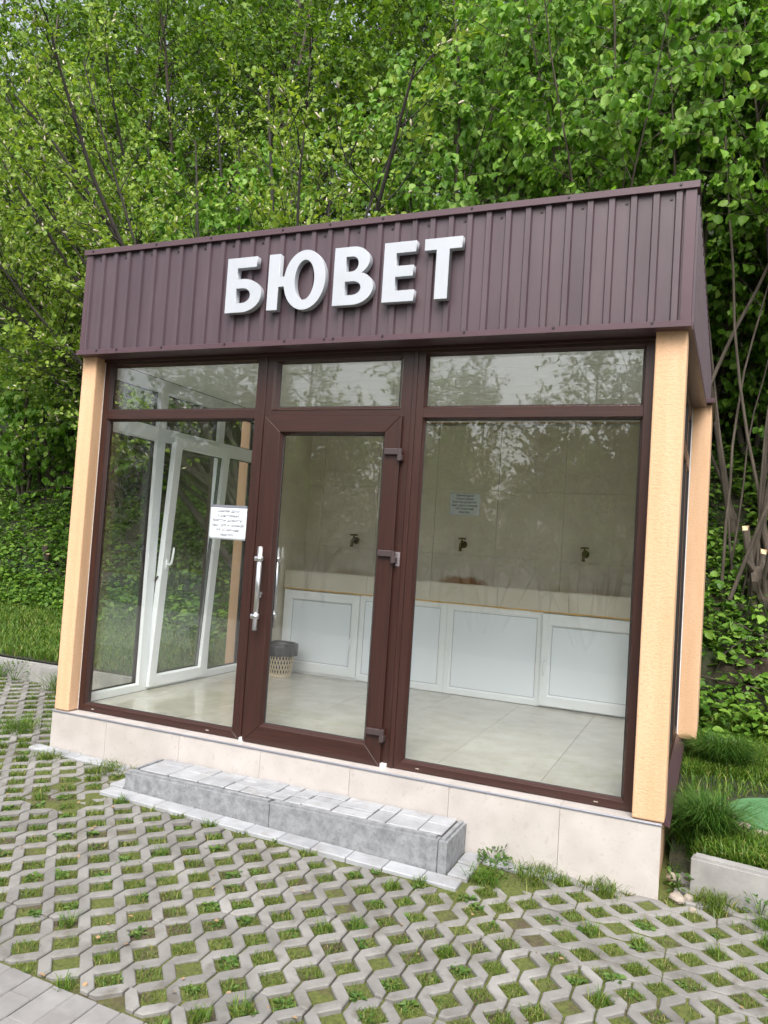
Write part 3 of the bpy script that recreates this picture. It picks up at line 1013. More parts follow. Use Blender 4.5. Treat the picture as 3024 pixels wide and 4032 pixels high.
def cab(outer, inner, sash, handle_x=None):
    bm = bmesh.new()
    mitred(bm, outer, (inner[0] - .012, inner[1] + .012, inner[2] - .012, inner[3] + .012), YC - (0.016 if sash else 0.0), YC + 0.021, bev=0.002)
    bead(bm, (inner[0] - .012, inner[1] + .012, inner[2] - .012, inner[3] + .012), inner, YC - (0.012 if sash else -0.003), YC + 0.006)
    d = bobj('cabinet_door' if sash else 'cabinet_frame', bm, ['pvc_white', 'pvc_white'], CT)
    g = bmesh.new()
    bead(g, inner, (inner[0] + .004, inner[1] - .004, inner[2] + .004, inner[3] - .004), YC + 0.0055, YC + 0.0075)
    bobj('gasket', g, 'panel_seal', d)
    box('panel', inner[0] - 0.005, inner[1] + 0.005, YC + 0.008, YC + 0.020, inner[2] - 0.005, inner[3] + 0.005, 'panel_white', d)
    if handle_x:
        bm = bmesh.new()
        zc = 0.40
        addbox(bm, handle_x - 0.013, handle_x + 0.013, YC - 0.026, YC - 0.0165, zc - 0.03, zc + 0.03, 0.004, 2)
        addtube(bm, [(handle_x, YC - 0.02, zc), (handle_x, YC - 0.05, zc), (handle_x, YC - 0.056, zc - 0.02), (handle_x, YC - 0.056, zc - 0.11)], [0.009, 0.009, 0.010, 0.007], 8)
        bobj('handle', bm, 'pvc_white', d, True)
cab((0.278, 1.045, 0.052, 0.785), (0.358, 0.962, 0.142, 0.697), True, 0.998)
cab((1.048, 1.866, 0.033, 0.797), (1.092, 1.806, 0.095, 0.745), False)
cab((1.868, 2.684, 0.033, 0.797), (1.926, 2.643, 0.093, 0.737), False)
cab((2.688, 3.446, 0.045, 0.785), (2.764, 3.370, 0.133, 0.683), True, 2.724)
box('base_rail', 0.256, 1.046, YC + 0.002, YC + 0.0215, 0.0315, 0.0505, 'pvc_white', CT)

def tap(x, z, label):
    t = empty('tap', (x, 2.56, z - 0.06), label, 'tap', 'brass taps on the tiled wall')
    bm = bmesh.new()
    addtube(bm, [(x, 2.5945, z), (x, 2.588, z)], 0.032, 14)
    addtube(bm, [(x, 2.59, z), (x, 2.535, z)], [0.016, 0.018], 12)
    addtube(bm, [(x, 2.540, z), (x, 2.515, z + 0.002), (x, 2.495, z - 0.012), (x, 2.487, z - 0.038), (x, 2.486, z - 0.062)], [0.019, 0.016, 0.014, 0.013, 0.015], 12)
    addtube(bm, [(x, 2.530, z + 0.008), (x, 2.530, z + 0.034)], [0.014, 0.011], 10)
    bobj('body', bm, 'brass_dark', t, True)
    bm = bmesh.new()
    addtube(bm, [(x, 2.530, z + 0.032), (x, 2.530, z + 0.052)], 0.007, 8)
    addtube(bm, [(x - 0.034, 2.526, z + 0.050), (x, 2.530, z + 0.054), (x + 0.034, 2.534, z + 0.050)], [0.008, 0.007, 0.008], 8)
    bobj('handle', bm, 'brass_dark', t, True)
tap(0.805, 1.280, 'dark brass wall tap seen through the door glass')
tap(1.870, 1.305, 'dark brass wall tap right above the rust stain')
tap(2.945, 1.285, 'dark brass wall tap nearest the right column')

# waste basket with black liner
WB = empty('waste_basket', (0.42, 1.98, 0.03), 'beige lattice waste basket lined with a black bag', 'waste basket')
cx, cy = 0.42, 1.98
bm = bmesh.new()
def rr(z): return 0.098 + (z - 0.03) * 0.115
for z in (0.032, 0.045, 0.262):
    n = 40
    for k in range(n):
        pass
    addtube(bm, [(cx + rr(z) * math.cos(2 * math.pi * k / 28), cy + rr(z) * math.sin(2 * math.pi * k / 28), z + 0.003) for k in range(29)], 0.006, 5, False)
ns = 26
for k in range(ns):
    for sgn in (-1, 1):
        pts = []
        for q in range(7):
            z = 0.04 + q * 0.225 / 6
            a = 2 * math.pi * k / ns + sgn * q * 0.115
            pts.append((cx + rr(z) * math.cos(a), cy + rr(z) * math.sin(a), z))
        addtube(bm, pts, 0.0042, 4, False)
bmesh.ops.create_cone(bm, cap_ends=True, segments=28, radius1=0.096, radius2=0.098, depth=0.012, matrix=Matrix.Translation((cx, cy, 0.038)))
bobj('basket', bm, 'basket', WB)
bm = bmesh.new()
prof = [(0.088, 0.05, 0), (0.105, 0.16, 0), (0.120, 0.27, .002), (0.132, 0.315, .006), (0.142, 0.322, .008), (0.149, 0.305, .009), (0.150, 0.26, .011), (0.146, 0.222, .013)]
rings = []
n = 48
for j, (r, z, wv) in enumerate(prof):
    ring = []
    for k in range(n):
        a = 2 * math.pi * k / n
        rw = r + wv * 1.3 * mnoise.noise(Vector((math.cos(a) * 3, math.sin(a) * 3, j * 0.6))) + 0.3 * wv * math.sin(a * 13 + j)
        zz = z + (0.018 * mnoise.noise(Vector((math.cos(a) * 2, math.sin(a) * 2, 5))) if j >= 3 else 0)
        ring.append(bm.verts.new((cx + rw * math.cos(a), cy + rw * math.sin(a), zz)))
    rings.append(ring)
for r1, r2 in zip(rings, rings[1:]):
    for k in range(n):
        bm.faces.new((r1[k], r1[(k + 1) % n], r2[(k + 1) % n], r2[k]))
bm.faces.new(rings[0][::-1])
bobj('liner', bm, 'bin_bag', WB, True)

# paper notices
LINES = ['Шановні друзі!', 'Користування', 'бюветом дозволене', 'лише для мешканців', 'ЖК «Сонячний', 'квартал»']
def notice(x0, x1, z0, z1, y, label, curl, strip):
    bm = bmesh.new()
    nx, nz = 14, 10
    def sh(u, v):
        return curl * (0.006 * math.sin(u * 5 + v * 2) * v * (1 - v) + 0.010 * max(0, u - .8) * (1 - v) + 0.004 * (1 - v) * math.sin(3 * u))
    G = [[bm.verts.new((x0 + (x1 - x0) * i / nx, y - abs(sh(i / nx, j / nz)), z0 + (z1 - z0) * j / nz)) for i in range(nx + 1)] for j in range(nz + 1)]
    H = [[bm.verts.new(v.co + Vector((0, 0.0008, 0))) for v in row] for row in G]
    for j in range(nz):
        for i in range(nx):
            bm.faces.new((G[j][i], G[j][i + 1], G[j + 1][i + 1], G[j + 1][i]))
            bm.faces.new((H[j][i], H[j + 1][i], H[j + 1][i + 1], H[j][i + 1]))
    for i in range(nx):
        bm.faces.new((G[0][i + 1], G[0][i], H[0][i], H[0][i + 1]))
        bm.faces.new((G[nz][i], G[nz][i + 1], H[nz][i + 1], H[nz][i]))
    for j in range(nz):
        bm.faces.new((G[j][0], G[j + 1][0], H[j + 1][0], H[j][0]))
        bm.faces.new((G[j + 1][nx], G[j][nx], H[j][nx], H[j + 1][nx]))
    o = tag(bobj('paper_notice', bm, 'paper', None, True), label, 'notice', 'printed notices about using the kiosk')
    hgt = (z1 - z0)
    for k, ln in enumerate(LINES):
        cu = bpy.data.curves.new('lettering', 'FONT')
        cu.body = ln
        cu.size = hgt * 0.128
        cu.align_x = 'CENTER'
        cu.offset = hgt * 0.0022
        tmp = bpy.data.objects.new('lettering', cu)
        COL.objects.link(tmp)
        dgr = bpy.context.evaluated_depsgraph_get()
        me = bpy.data.meshes.new_from_object(tmp.evaluated_get(dgr))
        bpy.data.objects.remove(tmp)
        me.materials.clear()
        me.materials.append(MATS['ink'])
        me.transform(Matrix.Diagonal((0.9, 1, 1, 1)))
        me.transform(Matrix.Rotation(math.radians(90), 4, 'X'))
        zz = z1 - hgt * (0.165 + 0.145 * k)
        for v in me.vertices:
            u = ((x0 + x1) / 2 + v.co.x - x0) / (x1 - x0)
            w_ = (zz + v.co.z - z0) / hgt
            v.co.y = -abs(sh(u, w_)) - 0.0007
        t = bpy.data.objects.new('lettering', me)
        link(t, o, ((x0 + x1) / 2, y, zz))
    if strip:
        bm = bmesh.new()
        addbox(bm, x0, x1, y - 0.0025, y - 0.001, z1 - 0.004, z1 + 0.012)
        bobj('punched_edge', bm, 'metal_edge', o)
    return o
notice(0.955, 1.230, 1.220, 1.428, 0.0268, 'white notice in a plastic sleeve on the left front window', 1.0, True)
notice(1.712, 1.998, 1.567, 1.773, 2.5935, 'white notice taped to the tiled back wall above the taps', 0.3, False)

# ------------------------------------------------------------------ ground
def sheet_grid(name, xs, ys, hf, material, mask=None):
    X, Y = np.meshgrid(xs, ys)
    Z = np.vectorize(hf)(X, Y)
    V = np.stack([X, Y, Z], -1).reshape(-1, 3)
    nx, ny = len(xs), len(ys)
    i, j = np.meshgrid(np.arange(nx - 1), np.arange(ny - 1))
    i, j = i.ravel(), j.ravel()
    if mask is not None:
        cxs = (np.asarray(xs)[i] + np.asarray(xs)[i + 1]) / 2
        cys = (np.asarray(ys)[j] + np.asarray(ys)[j + 1]) / 2
        k = mask(cxs, cys)
        i, j = i[k], j[k]
    a = j * nx + i
    F = np.stack([a, a + 1, a + 1 + nx, a + nx], 1)
    me = tri_mesh(name, V, F, material)
    for p in me.polygons:
        p.use_smooth = True
    o = bpy.data.objects.new(name, me)
    COL.objects.link(o)
    WORLD[o.name] = Vector((0, 0, 0))
    return tag(o, kind='structure')

def soilh(x, y):
    d = max(0.0, -y - 2.0) + max(0.0, abs(x - 1) - 9)
    return gz(x, y) - 0.015 - min(0.5, 0.02 * d) + 0.008 * mnoise.noise(Vector((x * 3, y * 3, 0))) + 0.006 * mnoise.noise(Vector((x * 14, y * 14, 2)))

SOIL = sheet_grid('ground', np.linspace(-9, 7.5, 260), np.linspace(-2.6, 1.25, 110), soilh, 'mossy_soil')
# far ground in front of and around the place, to the horizon
sheet_grid('terrain', np.concatenate([np.linspace(-400, -30, 6), np.linspace(-25, 30, 12), np.linspace(40, 400, 6)]),
           np.concatenate([np.linspace(-400, -40, 6), np.linspace(-30, 3, 14)]), lambda x, y: -0.75 if y > -2.3 else gz(max(-9, min(x, 8)), max(y, -12)) - 0.06, 'hill_soil')
DRIVE = sheet_grid('driveway', np.linspace(-14, 16, 31), np.concatenate([np.linspace(-9, -2.6, 10), [-2.02]]), lambda x, y: gz(x, y) - 0.022, 'paver_grey')

# ------------------------------------------------------------------ turf blocks
BX, BY = 0.4, 0.6
D, SL = 0.0640, 0.0048

def offset_loop(loop, d):
    n = len(loop)
    out = []
    for k in range(n):
        p0, p1, p2 = Vector(loop[k - 1]), Vector(loop[k]), Vector(loop[(k + 1) % n])
        a, b = (p1 - p0).normalized(), (p2 - p1).normalized()
        n1, n2 = Vector((-a.y, a.x)), Vector((-b.y, b.x))
        m_ = n1 + n2
        m_ = m_ / max(0.5, m_.dot(n1))
        out.append(tuple(p1 + m_ * d))
    return out

def block_mesh(rows, par, seed, jit=0.0014):
    """turf block 4 bands wide and `rows` x 0.1 long; par = parity of the hole at the lower left corner"""
    rng = random.Random(seed)
    bm = bmesh.new()
    g = 0.0016
    for b in range(4):
        xo = b * 0.1
        left, right = [], []
        for k in range(rows + 1):
            y = k * 0.1
            if (k + b + par) % 2 == 0:
                sq_l, sq_r = [(SL, y - D), (D, y), (SL, y + D)], [(0.1 - SL, y)]
            else:
                sq_l, sq_r = [(SL, y)], [(0.1 - SL, y - D), (0.1 - D, y), (0.1 - SL, y + D)]
            def clip(sq):
                if k == 0:
                    sq = [p for p in sq if p[1] >= y - 1e-6]
                    return [(sq[0][0], g)] + sq[1:]
                if k == rows:
                    sq = [p for p in sq if p[1] <= y + 1e-6]
                    return sq[:-1] + [(sq[-1][0], y - g)]
                return sq
            left += clip(sq_l)
            right += clip(sq_r)
        loop = [(p[0] + xo + rng.uniform(-jit, jit), p[1] + rng.uniform(-jit, jit)) for p in right + left[::-1]]   # counter-clockwise
        inn = offset_loop(loop, 0.0042)
        top = [bm.verts.new((x, y, 0)) for x, y in inn]
        mid = [bm.verts.new((x, y, -0.0045)) for x, y in loop]
        low = [bm.verts.new((x, y, -0.075)) for x, y in loop]
        bm.faces.new(top)
        n = len(loop)
        for q in range(n):
            r = (q + 1) % n
            bm.faces.new((mid[q], mid[r], top[r], top[q]))
            bm.faces.new((low[q], low[r], mid[r], mid[q]))
    me = bpy.data.meshes.new('turf_block')
    bm.to_mesh(me)
    bm.free()
    me.materials.append(MATS['turf_block'])
    return me

BLK = {}
def get_block(rows, par, var):
    if (rows, par, var) not in BLK:
        BLK[(rows, par, var)] = block_mesh(rows, par, rows * 10 + par * 3 + var)
    return BLK[(rows, par, var)]
PAVE = bpy.data.objects.new('turf_paving', None)
PAVE.empty_display_size = 0.2
link(PAVE, None, (1.8, -0.8, -0.3))
tag(PAVE, kind='structure')
OFFX, OFFY = 0.034, 0.02          # lattice phase: hole centres at x = OFFX + 0.1 i, y = OFFY + 0.1 j
slopeX, slopeY = -0.027, 0.03
def covered(x, y):
    """occupied by the kiosk, step and its border"""
    if -0.20 < x < 3.79 and y > -0.10:
        return True
    if 0.70 < x < 2.95 and y > -0.56:
        return True
    return False
nb = 0
HOLES = []
def in_rot(x, y):
    return x > 3.2 and y > -0.85
i0, i1 = -22, 14
for ci in range(i0, i1):
    x0 = OFFX + 3.2 + ci * 0.4
    sh_ = [0.0, 0.2, 0.4][ci % 3]
    for cj in range(-1, 7):
        ya = OFFY - 1.9 + (cj - 1) * 0.6 + sh_
        rows, par = 6, 0
        while ya < -1.985 and rows > 0:
            ya += 0.1; rows -= 1; par += 1
        lim = 1.125
        if x0 + 0.2 > 0.78 and x0 + 0.2 < 2.95:
            lim = -0.545
        elif -0.15 < x0 + 0.2 < 3.2:
            lim = 0.0
        elif x0 > 3.2:
            lim = -0.875
        while ya + rows * 0.1 > lim and rows > 0:
            rows -= 1
        if rows < 1:
            continue
        cxm, cym = x0 + 0.2, ya + rows * 0.05
        if not visible(cxm, cym, gz(cxm, cym), 0.3):
            continue
        o = bpy.data.objects.new('turf_block', get_block(rows, par % 2, (ci + cj) % 3))
        dz = random.uniform(-0.007, 0.003)
        if 0.3 < x0 < 3.0 and ya + rows * 0.1 > -0.56:
            dz -= 0.008
        link(o, PAVE, (x0, ya, gz(x0, ya) + dz))
        o.rotation_euler = (slopeY + random.gauss(0, 0.007), -slopeX + random.gauss(0, 0.007), random.gauss(0, 0.005))
        nb += 1
# by the right corner the blocks lie turned by a quarter
for rj, yb0 in enumerate((-0.88, -0.48, -0.08)):
    for k in range(5):
        X = OFFX + 3.2 + 0.6 * (k + 1) + (0.2 if rj == 1 else 0.0)
        rows = 6
        if rj == 1 and k == 0:
            o = bpy.data.objects.new('turf_block', get_block(2, 0, 1))
            link(o, PAVE, (X - 0.6, yb0, gz(X - 0.6, yb0) - 0.002))
            o.rotation_euler = (Matrix.Rotation(slopeY, 3, "X") @ Matrix.Rotation(-slopeX, 3, "Y") @ Matrix.Rotation(math.pi / 2, 3, "Z")).to_euler()
        if (rj == 2 and X < 4.3) or not visible(X - 0.3, yb0 + 0.2, gz(X - .3, yb0 + .2), 0.35):
            continue
        o = bpy.data.objects.new('turf_block', get_block(6, 0, (k + rj) % 3))
        link(o, PAVE, (X, yb0, gz(X, yb0) + random.uniform(-0.007, 0.002)))
        m_ = Matrix.Rotation(slopeY + random.gauss(0, .006), 3, 'X') @ Matrix.Rotation(-slopeX + random.gauss(0, .006), 3, 'Y') @ Matrix.Rotation(math.pi / 2 + random.gauss(0, .004), 3, 'Z')
        o.rotation_euler = m_.to_euler()
        nb += 1
for i in range(-95, 30):
    for j in range(-21, 12):
        if (i + j) % 2 == 0:
            continue
        x, y = OFFX + 3.2 + i * 0.1, OFFY + j * 0.1
        if y < -2.0 or y > 1.12 or covered(x, y - 0.02):
            continue
        if visible(x, y, gz(x, y), 0.12):
            HOLES.append((x, y))

# ------------------------------------------------------------------ rectangular pavers, bottom left
PV = bpy.data.objects.new('brick_paving', None)
PV.empty_display_size = 0.2
link(PV, None, (1.9, -2.2, -0.37))
tag(PV, kind='structure')
bm = bmesh.new()
addbox(bm, -0.0485, 0.0485, -0.0985, 0.0985, -0.06, 0.0, 0.004)
p0 = bobj('paver', bm, 'paver_grey', PV)
p0.location = Vector((1.65, -2.094, gz(1.65, -2.094) - 0.06)) - WORLD[PV.name]
for i in range(-6, 14):
    for j in range(6):
        x = 1.65 + i * 0.0995
        y = -1.998 - 0.0985 - j * 0.1985 - (0.0 if i % 2 else 0.0985)
        if (i, j) == (0, 0) and False:
            continue
        if visible(x, y, gz(x, y), 0.2):
            q = inst('paver', p0, PV, (x, y, gz(x, y) - 0.06 + random.uniform(-.002, .002)))
            q.rotation_euler = (slopeY + random.gauss(0, .004), -slopeX, 0)
        if i % 2 == 0 and j == 0 and visible(x, -2.047, gz(x, -2.04), 0.2):
            q = inst('paver', p0, PV, (x, -2.0472, gz(x, -2.047) - 0.06), scale=(1, 0.49, 1))
            q.rotation_euler = (slopeY, -slopeX, 0)
bpy.data.objects.remove(p0)

# ------------------------------------------------------------------ step in front of the door
ST = empty('entrance_step', (1.8, -0.26, -0.33), 'grey kerbstone step paved with concrete slabs before the door', 'step')
def kerb(name, x0, x1, y0, y1, z0, z1, material, parent, ch=0.014):
    bm = bmesh.new()
    addbox(bm, x0, x1, y0, y1, z0, z1)
    es = [e for e in bm.edges if all(v.co.z > z1 - 1e-5 for v in e.verts)]
    bmesh.ops.bevel(bm, geom=es, offset=ch, segments=2, affect='EDGES')
    es = [e for e in bm.edges if abs(e.verts[0].co.z - e.verts[1].co.z) > 0.03]
    bmesh.ops.bevel(bm, geom=es, offset=0.004, segments=1, affect='EDGES')
    return bobj(name, bm, material, parent)
ZS = -0.170
kerb('kerbstone', 0.812, 1.7985, -0.425, -0.368, -0.42, ZS - 0.004, 'kerb', ST)
kerb('kerbstone', 1.8015, 2.762, -0.425, -0.368, -0.45, ZS, 'kerb', ST)
kerb('kerbstone', 2.766, 2.812, -0.430, -0.104, -0.45, ZS + 0.001, 'kerb', ST)
kerb('kerbstone', 0.812, 0.860, -0.366, -0.104, -0.42, ZS - 0.002, 'kerb', ST)
box('bed', 0.862, 2.764, -0.366, -0.104, -0.42, ZS - 0.014, 'joint_sand', ST)
rng = random.Random(5)
ya, yb = -0.3655, -0.1045
rowsx = [0.862]
x = 0.862
while x < 2.764 - 0.05:
    wv = rng.choice([0.09, 0.18, 0.13, 0.105, 0.21])
    x2 = min(x + wv, 2.764)
    if 2.764 - x2 < 0.06:
        x2 = 2.764
    cuts = rng.choice([[0, .5, 1], [0, .36, .68, 1], [0, .62, 1], [0, .34, 1]])
    for c, d in zip(cuts, cuts[1:]):
        c, d = ya + (yb - ya) * c, ya + (yb - ya) * d
        bm = bmesh.new()
        addbox(bm, x + 0.003, x2 - 0.003, c + 0.003, d - 0.003, ZS - 0.013, ZS - 0.001 + rng.uniform(-.003, .003), 0.004)
        bobj('slab', bm, 'paver_light', ST)
    x = x2

# border of light pavers round the step and along the plinth
BR = bpy.data.objects.new('paver_border', None)
BR.empty_display_size = 0.1
link(BR, None, (1.8, -0.5, -0.34))
tag(BR, kind='structure')
def border(x0, x1, y0, y1):
    xc, yc = (x0 + x1) / 2, (y0 + y1) / 2
    bm = bmesh.new()
    addbox(bm, x0 + .002, x1 - .002, y0 + .002, y1 - .002, gz(xc, yc) - 0.055, gz(xc, yc) + 0.004, 0.005)
    bmesh.ops.rotate(bm, verts=bm.verts, cent=(xc, yc, gz(xc, yc)), matrix=Matrix.Rotation(-slopeX, 3, 'Y'))
    bobj('paver', bm, 'paver_light', BR)
for k in range(10):
    border(0.735 + k * 0.1985, 0.735 + (k + 1) * 0.1985, -0.548, -0.432)
border(2.72, 2.905, -0.552, -0.436)
border(0.700, 0.806, -0.426, -0.232); border(0.700, 0.806, -0.228, -0.106)
border(2.818, 2.925, -0.430, -0.270); border(2.818, 2.925, -0.266, -0.106)
for k in range(4):
    border(-0.20 + k * 0.2, -0.20 + (k + 1) * 0.2, -0.205, -0.106) if k < 4 else None
border(2.93, 3.12, -0.20, -0.106); border(3.125, 3.30, -0.19, -0.106)

# ------------------------------------------------------------------ kerbs of the lawns
LK = empty('lawn_kerb', (-3.0, 1.17, -0.2), 'weathered concrete kerb edging the lawn left of the kiosk', 'kerb', 'lawn kerbs')
x = -0.13
while x > -7.5:
    xa = x - 1.0
    kerb('kerbstone', xa + 0.004, x - 0.004, 1.13 + random.uniform(-.006, .006), 1.215, -0.6, -0.010 + random.uniform(-.008, .008) - 0.004 * x, 'kerb_old', LK, 0.012)
    x = xa
RK = empty('lawn_kerb', (3.915, 0.11, -0.4), 'concrete kerb edging the lawn by the right front corner', 'kerb', 'lawn kerbs')
for k in range(4):
    a = kerb('kerbstone', 3.915 + k * 1.0, 3.915 + (k + 1) * 1.0 - 0.006, 0.07, 0.155, -0.7, -0.178 - 0.01 * k, 'kerb_old', RK, 0.014)
RK.rotation_euler = (0, 0, math.radians(-9))

# ------------------------------------------------------------------ hillside
def base_line(x):
    """y where the bank starts"""
    return float(np.interp(x, [-12, -5, -1, 3.5, 8], [4.9, 4.1, 3.35, 2.95, 2.7]))
def H(x, y):
    t = y - base_line(x)
    flat = float(np.interp(x, [-12, -1, 3.9, 8], [0.03, -0.02, -0.20, -0.24])) + 0.02 * max(0, y - 0.2)
    n = 0.10 * mnoise.noise(Vector((x * 0.7, y * 0.7, 3))) + 0.05 * mnoise.noise(Vector((x * 2.3, y * 2.3, 8)))
    if x < 3.97 and y < 0.6 and x > 3.0:
        k = min(1, max(0, (3.97 - x) / 0.06))
        flat = flat * (1 - k) + k * float(np.interp(y, [0.15, 0.6], [-0.40, flat]))
    if t < 0:
        return flat + 0.12 * n * min(1, max(0, y - 1.3))
    s = t if t > 0.6 else t * t / 1.2 + 0.3 * t
    rise = 0.80 * min(s, 3.5) + 0.62 * max(0, s - 3.5)
    return flat + rise + n * min(1, t)
gx = np.unique(np.concatenate([np.linspace(-26, -8, 22), np.linspace(-8, 6.5, 120), np.linspace(6.5, 22, 18), [-0.1, 3.80, 3.91, 3.97]]))
gy = np.unique(np.concatenate([np.linspace(-0.62, 0.13, 14), [0.15, 1.20, 2.73], np.linspace(0.15, 8, 100), np.linspace(8, 34, 36)]))
HILL = sheet_grid('hillside', gx, gy, H, 'hill_soil', lambda cx, cy: ((cx < -0.1) & (cy > 1.2)) | ((cx > 3.80) & (cy > 0.145 - 0.158 * np.maximum(0, cx - 3.915))) | (cy > 2.73))

def hillpts(n, x0, x1, y0, y1, rng, keep):
    out = []
    k = 0
    while len(out) < n and k < n * 30:
        k += 1
        x, y = rng.uniform(x0, x1), rng.uniform(y0, y1)
        if keep(x, y):
            z = H(x, y)
            if visible(x, y, z + 0.15, 0.1):
                out.append((x, y, z))
    return np.array(out)

def stuff(name, V, F, material, label, cat):
    me = tri_mesh(name, V, F, material)
    o = bpy.data.objects.new(name, me)
    COL.objects.link(o)
    WORLD[o.name] = Vector((0, 0, 0))
    return tag(o, label, cat, kind='stuff')

def rnd_unit(n, rng):
    return nrm(rng.normal(size=(n, 3)))

# leafy ground cover on the bank
rng = np.random.default_rng(3)
def keep_cover(x, y):
    t = y - base_line(x)
    if t < -0.15 or t > 5.0: return False
    if (-0.3 < x < 3.8) and y < 2.8: return False
    if rng.uniform() < min(1, max(0, (t - 2.4) / 2.4)) and x < 3.4: return False
    return mnoise.noise(Vector((x * 1.1, y * 1.1, 0))) + 0.35 * mnoise.noise(Vector((x * 4, y * 4, 5))) > (-0.36 if x < 3.4 else -0.55) + 0.12 * max(0, t - 2.2)
plants = hillpts(6800, -12, 7, 2.4, 11, rng, keep_cover)
P, A, Nn, S = [], [], [], []
for p in plants:
    k = rng.integers(6, 12)
    hgt = rng.uniform(0.04, 0.20) * (2.4 if rng.uniform() < .16 else 1)
    c = p + np.stack([rng.normal(0, .09, k), rng.normal(0, .09, k), rng.uniform(0.02, 1, k) * hgt], 1)
    P.append(c)
    a = np.stack([rng.normal(0, 1, k), rng.normal(-.35, 1, k), rng.normal(-.15, .3, k)], 1)
    A.append(a)
    Nn.append(np.stack([rng.normal(0, .35, k), rng.normal(-.3, .35, k), np.ones(k)], 1))
    S.append(rng.uniform(.035, .10, k) * (1.0 if p[0] > 3.4 else .95) * rng.uniform(.65, 1.2))
V, F = leaves(np.concatenate(P), np.concatenate(A), np.concatenate(Nn), np.concatenate(S), 'round', np.concatenate(S) * 0.85)
stuff('ground_cover', V, F, 'cover_leaf', 'dense leafy green ground cover on the bank', 'ground cover')

# lawns
def keep_lawn_l(x, y):
    return x < -0.15 and 1.23 < y < base_line(x) + 0.5
gp = hillpts(42000, -12, -0.15, 1.2, 5.6, rng, keep_lawn_l)
hh = rng.uniform(0.03, 0.07, len(gp)) * np.array([1 + 0.8 * max(0, mnoise.noise(Vector((p[0] * 2, p[1] * 2, 0)))) + 0.8 * max(0, p[1] - base_line(p[0]) + 0.5) for p in gp])
V, F = blades(gp, hh, rng.uniform(.004, .008, len(gp)), 0.7, rng)
stuff('lawn_grass', V, F, 'grass_blade', 'bright green lawn grass left of the kiosk', 'grass')

def bare(x, y):
    """trodden soil round the manhole cover"""
    return ((x - 4.35) / 0.75) ** 2 + ((y - 1.15) / 0.62) ** 2 < 1.0 + 0.35 * mnoise.noise(Vector((x * 3, y * 3, 0)))
def keep_lawn_r(x, y):
    if x < 3.82 or (x - 4.46) ** 2 + (y - 1.0) ** 2 < 0.41 ** 2: return False
    if y > base_line(x) + 0.3: return False
    if x < 3.93 and y < 0.45: return False
    if y < 0.16 - 0.158 * max(0, x - 3.915): return False
    return not bare(x, y) or rng.uniform() < 0.10
gp = hillpts(22000, 3.82, 7, -0.3, 3.4, rng, keep_lawn_r)
hh = rng.uniform(0.03, 0.09, len(gp))
V, F = blades(gp, hh, rng.uniform(.004, .007, len(gp)), 0.8, rng)
stuff('lawn_grass', V, F, 'grass_blade', 'lawn grass behind the right kerb round the manhole cover', 'grass')

def tuft(x, y, r, n, h, label):
    q = rng.normal(0, r * .5, (n, 2))
    p = np.array([(x + a, y + b, H(max(3.81, x + a), y + b)) for a, b in q])
    a = np.arctan2(q[:, 1], q[:, 0])
    hb = rng.uniform(.55, 1.1, n) * h
    V, F = blades(p, hb, rng.uniform(.003, .006, n), 0.95, rng, 0.9)
    me = tri_mesh('grass_tuft', V - np.array([x, y, H(x, y)]), F, 'long_grass')
    o = bpy.data.objects.new('grass_tuft', me)
    link(o, None, (x, y, H(x, y)))
    tag(o, label, 'grass tuft', 'long grass tufts at the right wall of the kiosk')
tuft(4.07, 1.98, 0.12, 1900, 0.26, 'tall dark grass tuft below the rear peach pilaster')
tuft(3.97, 0.47, 0.09, 1500, 0.25, 'long grass tuft at the foot of the front right column')
# tall grass mixed into the bank on the left
gp = hillpts(9000, -12, 7, 2.6, 8, rng, lambda x, y: -0.2 < y - base_line(x) < 4 and mnoise.noise(Vector((x * 1.3, y * 1.3, 7))) > 0.12)
V, F = blades(gp, rng.uniform(.12, .3, len(gp)), rng.uniform(.004, .008, len(gp)), 1.0, rng, 0.9)
stuff('bank_grass', V, F, 'long_grass', 'long grass growing between the leaves on the bank', 'grass')

# manhole cover
MH = empty('manhole_cover', (4.46, 1.0, H(4.46, 1.0)), 'round green plastic manhole cover in the bare soil', 'manhole cover')
zc = H(4.46, 1.0) + 0.022
bm = bmesh.new()
bmesh.ops.create_cone(bm, cap_ends=True, segments=64, radius1=0.395, radius2=0.385, depth=0.05, matrix=Matrix.Translation((4.46, 1.0, zc - 0.03)))
bobj('rim', bm, 'manhole_green', MH)
bm = bmesh.new()
bmesh.ops.create_cone(bm, cap_ends=True, segments=64, radius1=0.372, radius2=0.368, depth=0.012, matrix=Matrix.Translation((4.46, 1.0, zc + 0.001)))
LID = bobj('lid', bm, 'manhole_green', MH)
bm = bmesh.new()
for i in range(-9, 10):
    for j in range(-9, 10):
        x, y = i * 0.036, j * 0.036
        if x * x + y * y < 0.31 ** 2 and not (abs(j) < 2 and abs(i) < 5):
            addbox(bm, 4.46 + x - .013, 4.46 + x + .013, 1.0 + y - .004, 1.0 + y + .004, zc + 0.006, zc + 0.011)
bobj('tread', bm, 'manhole_green', LID)['kind'] = 'stuff'

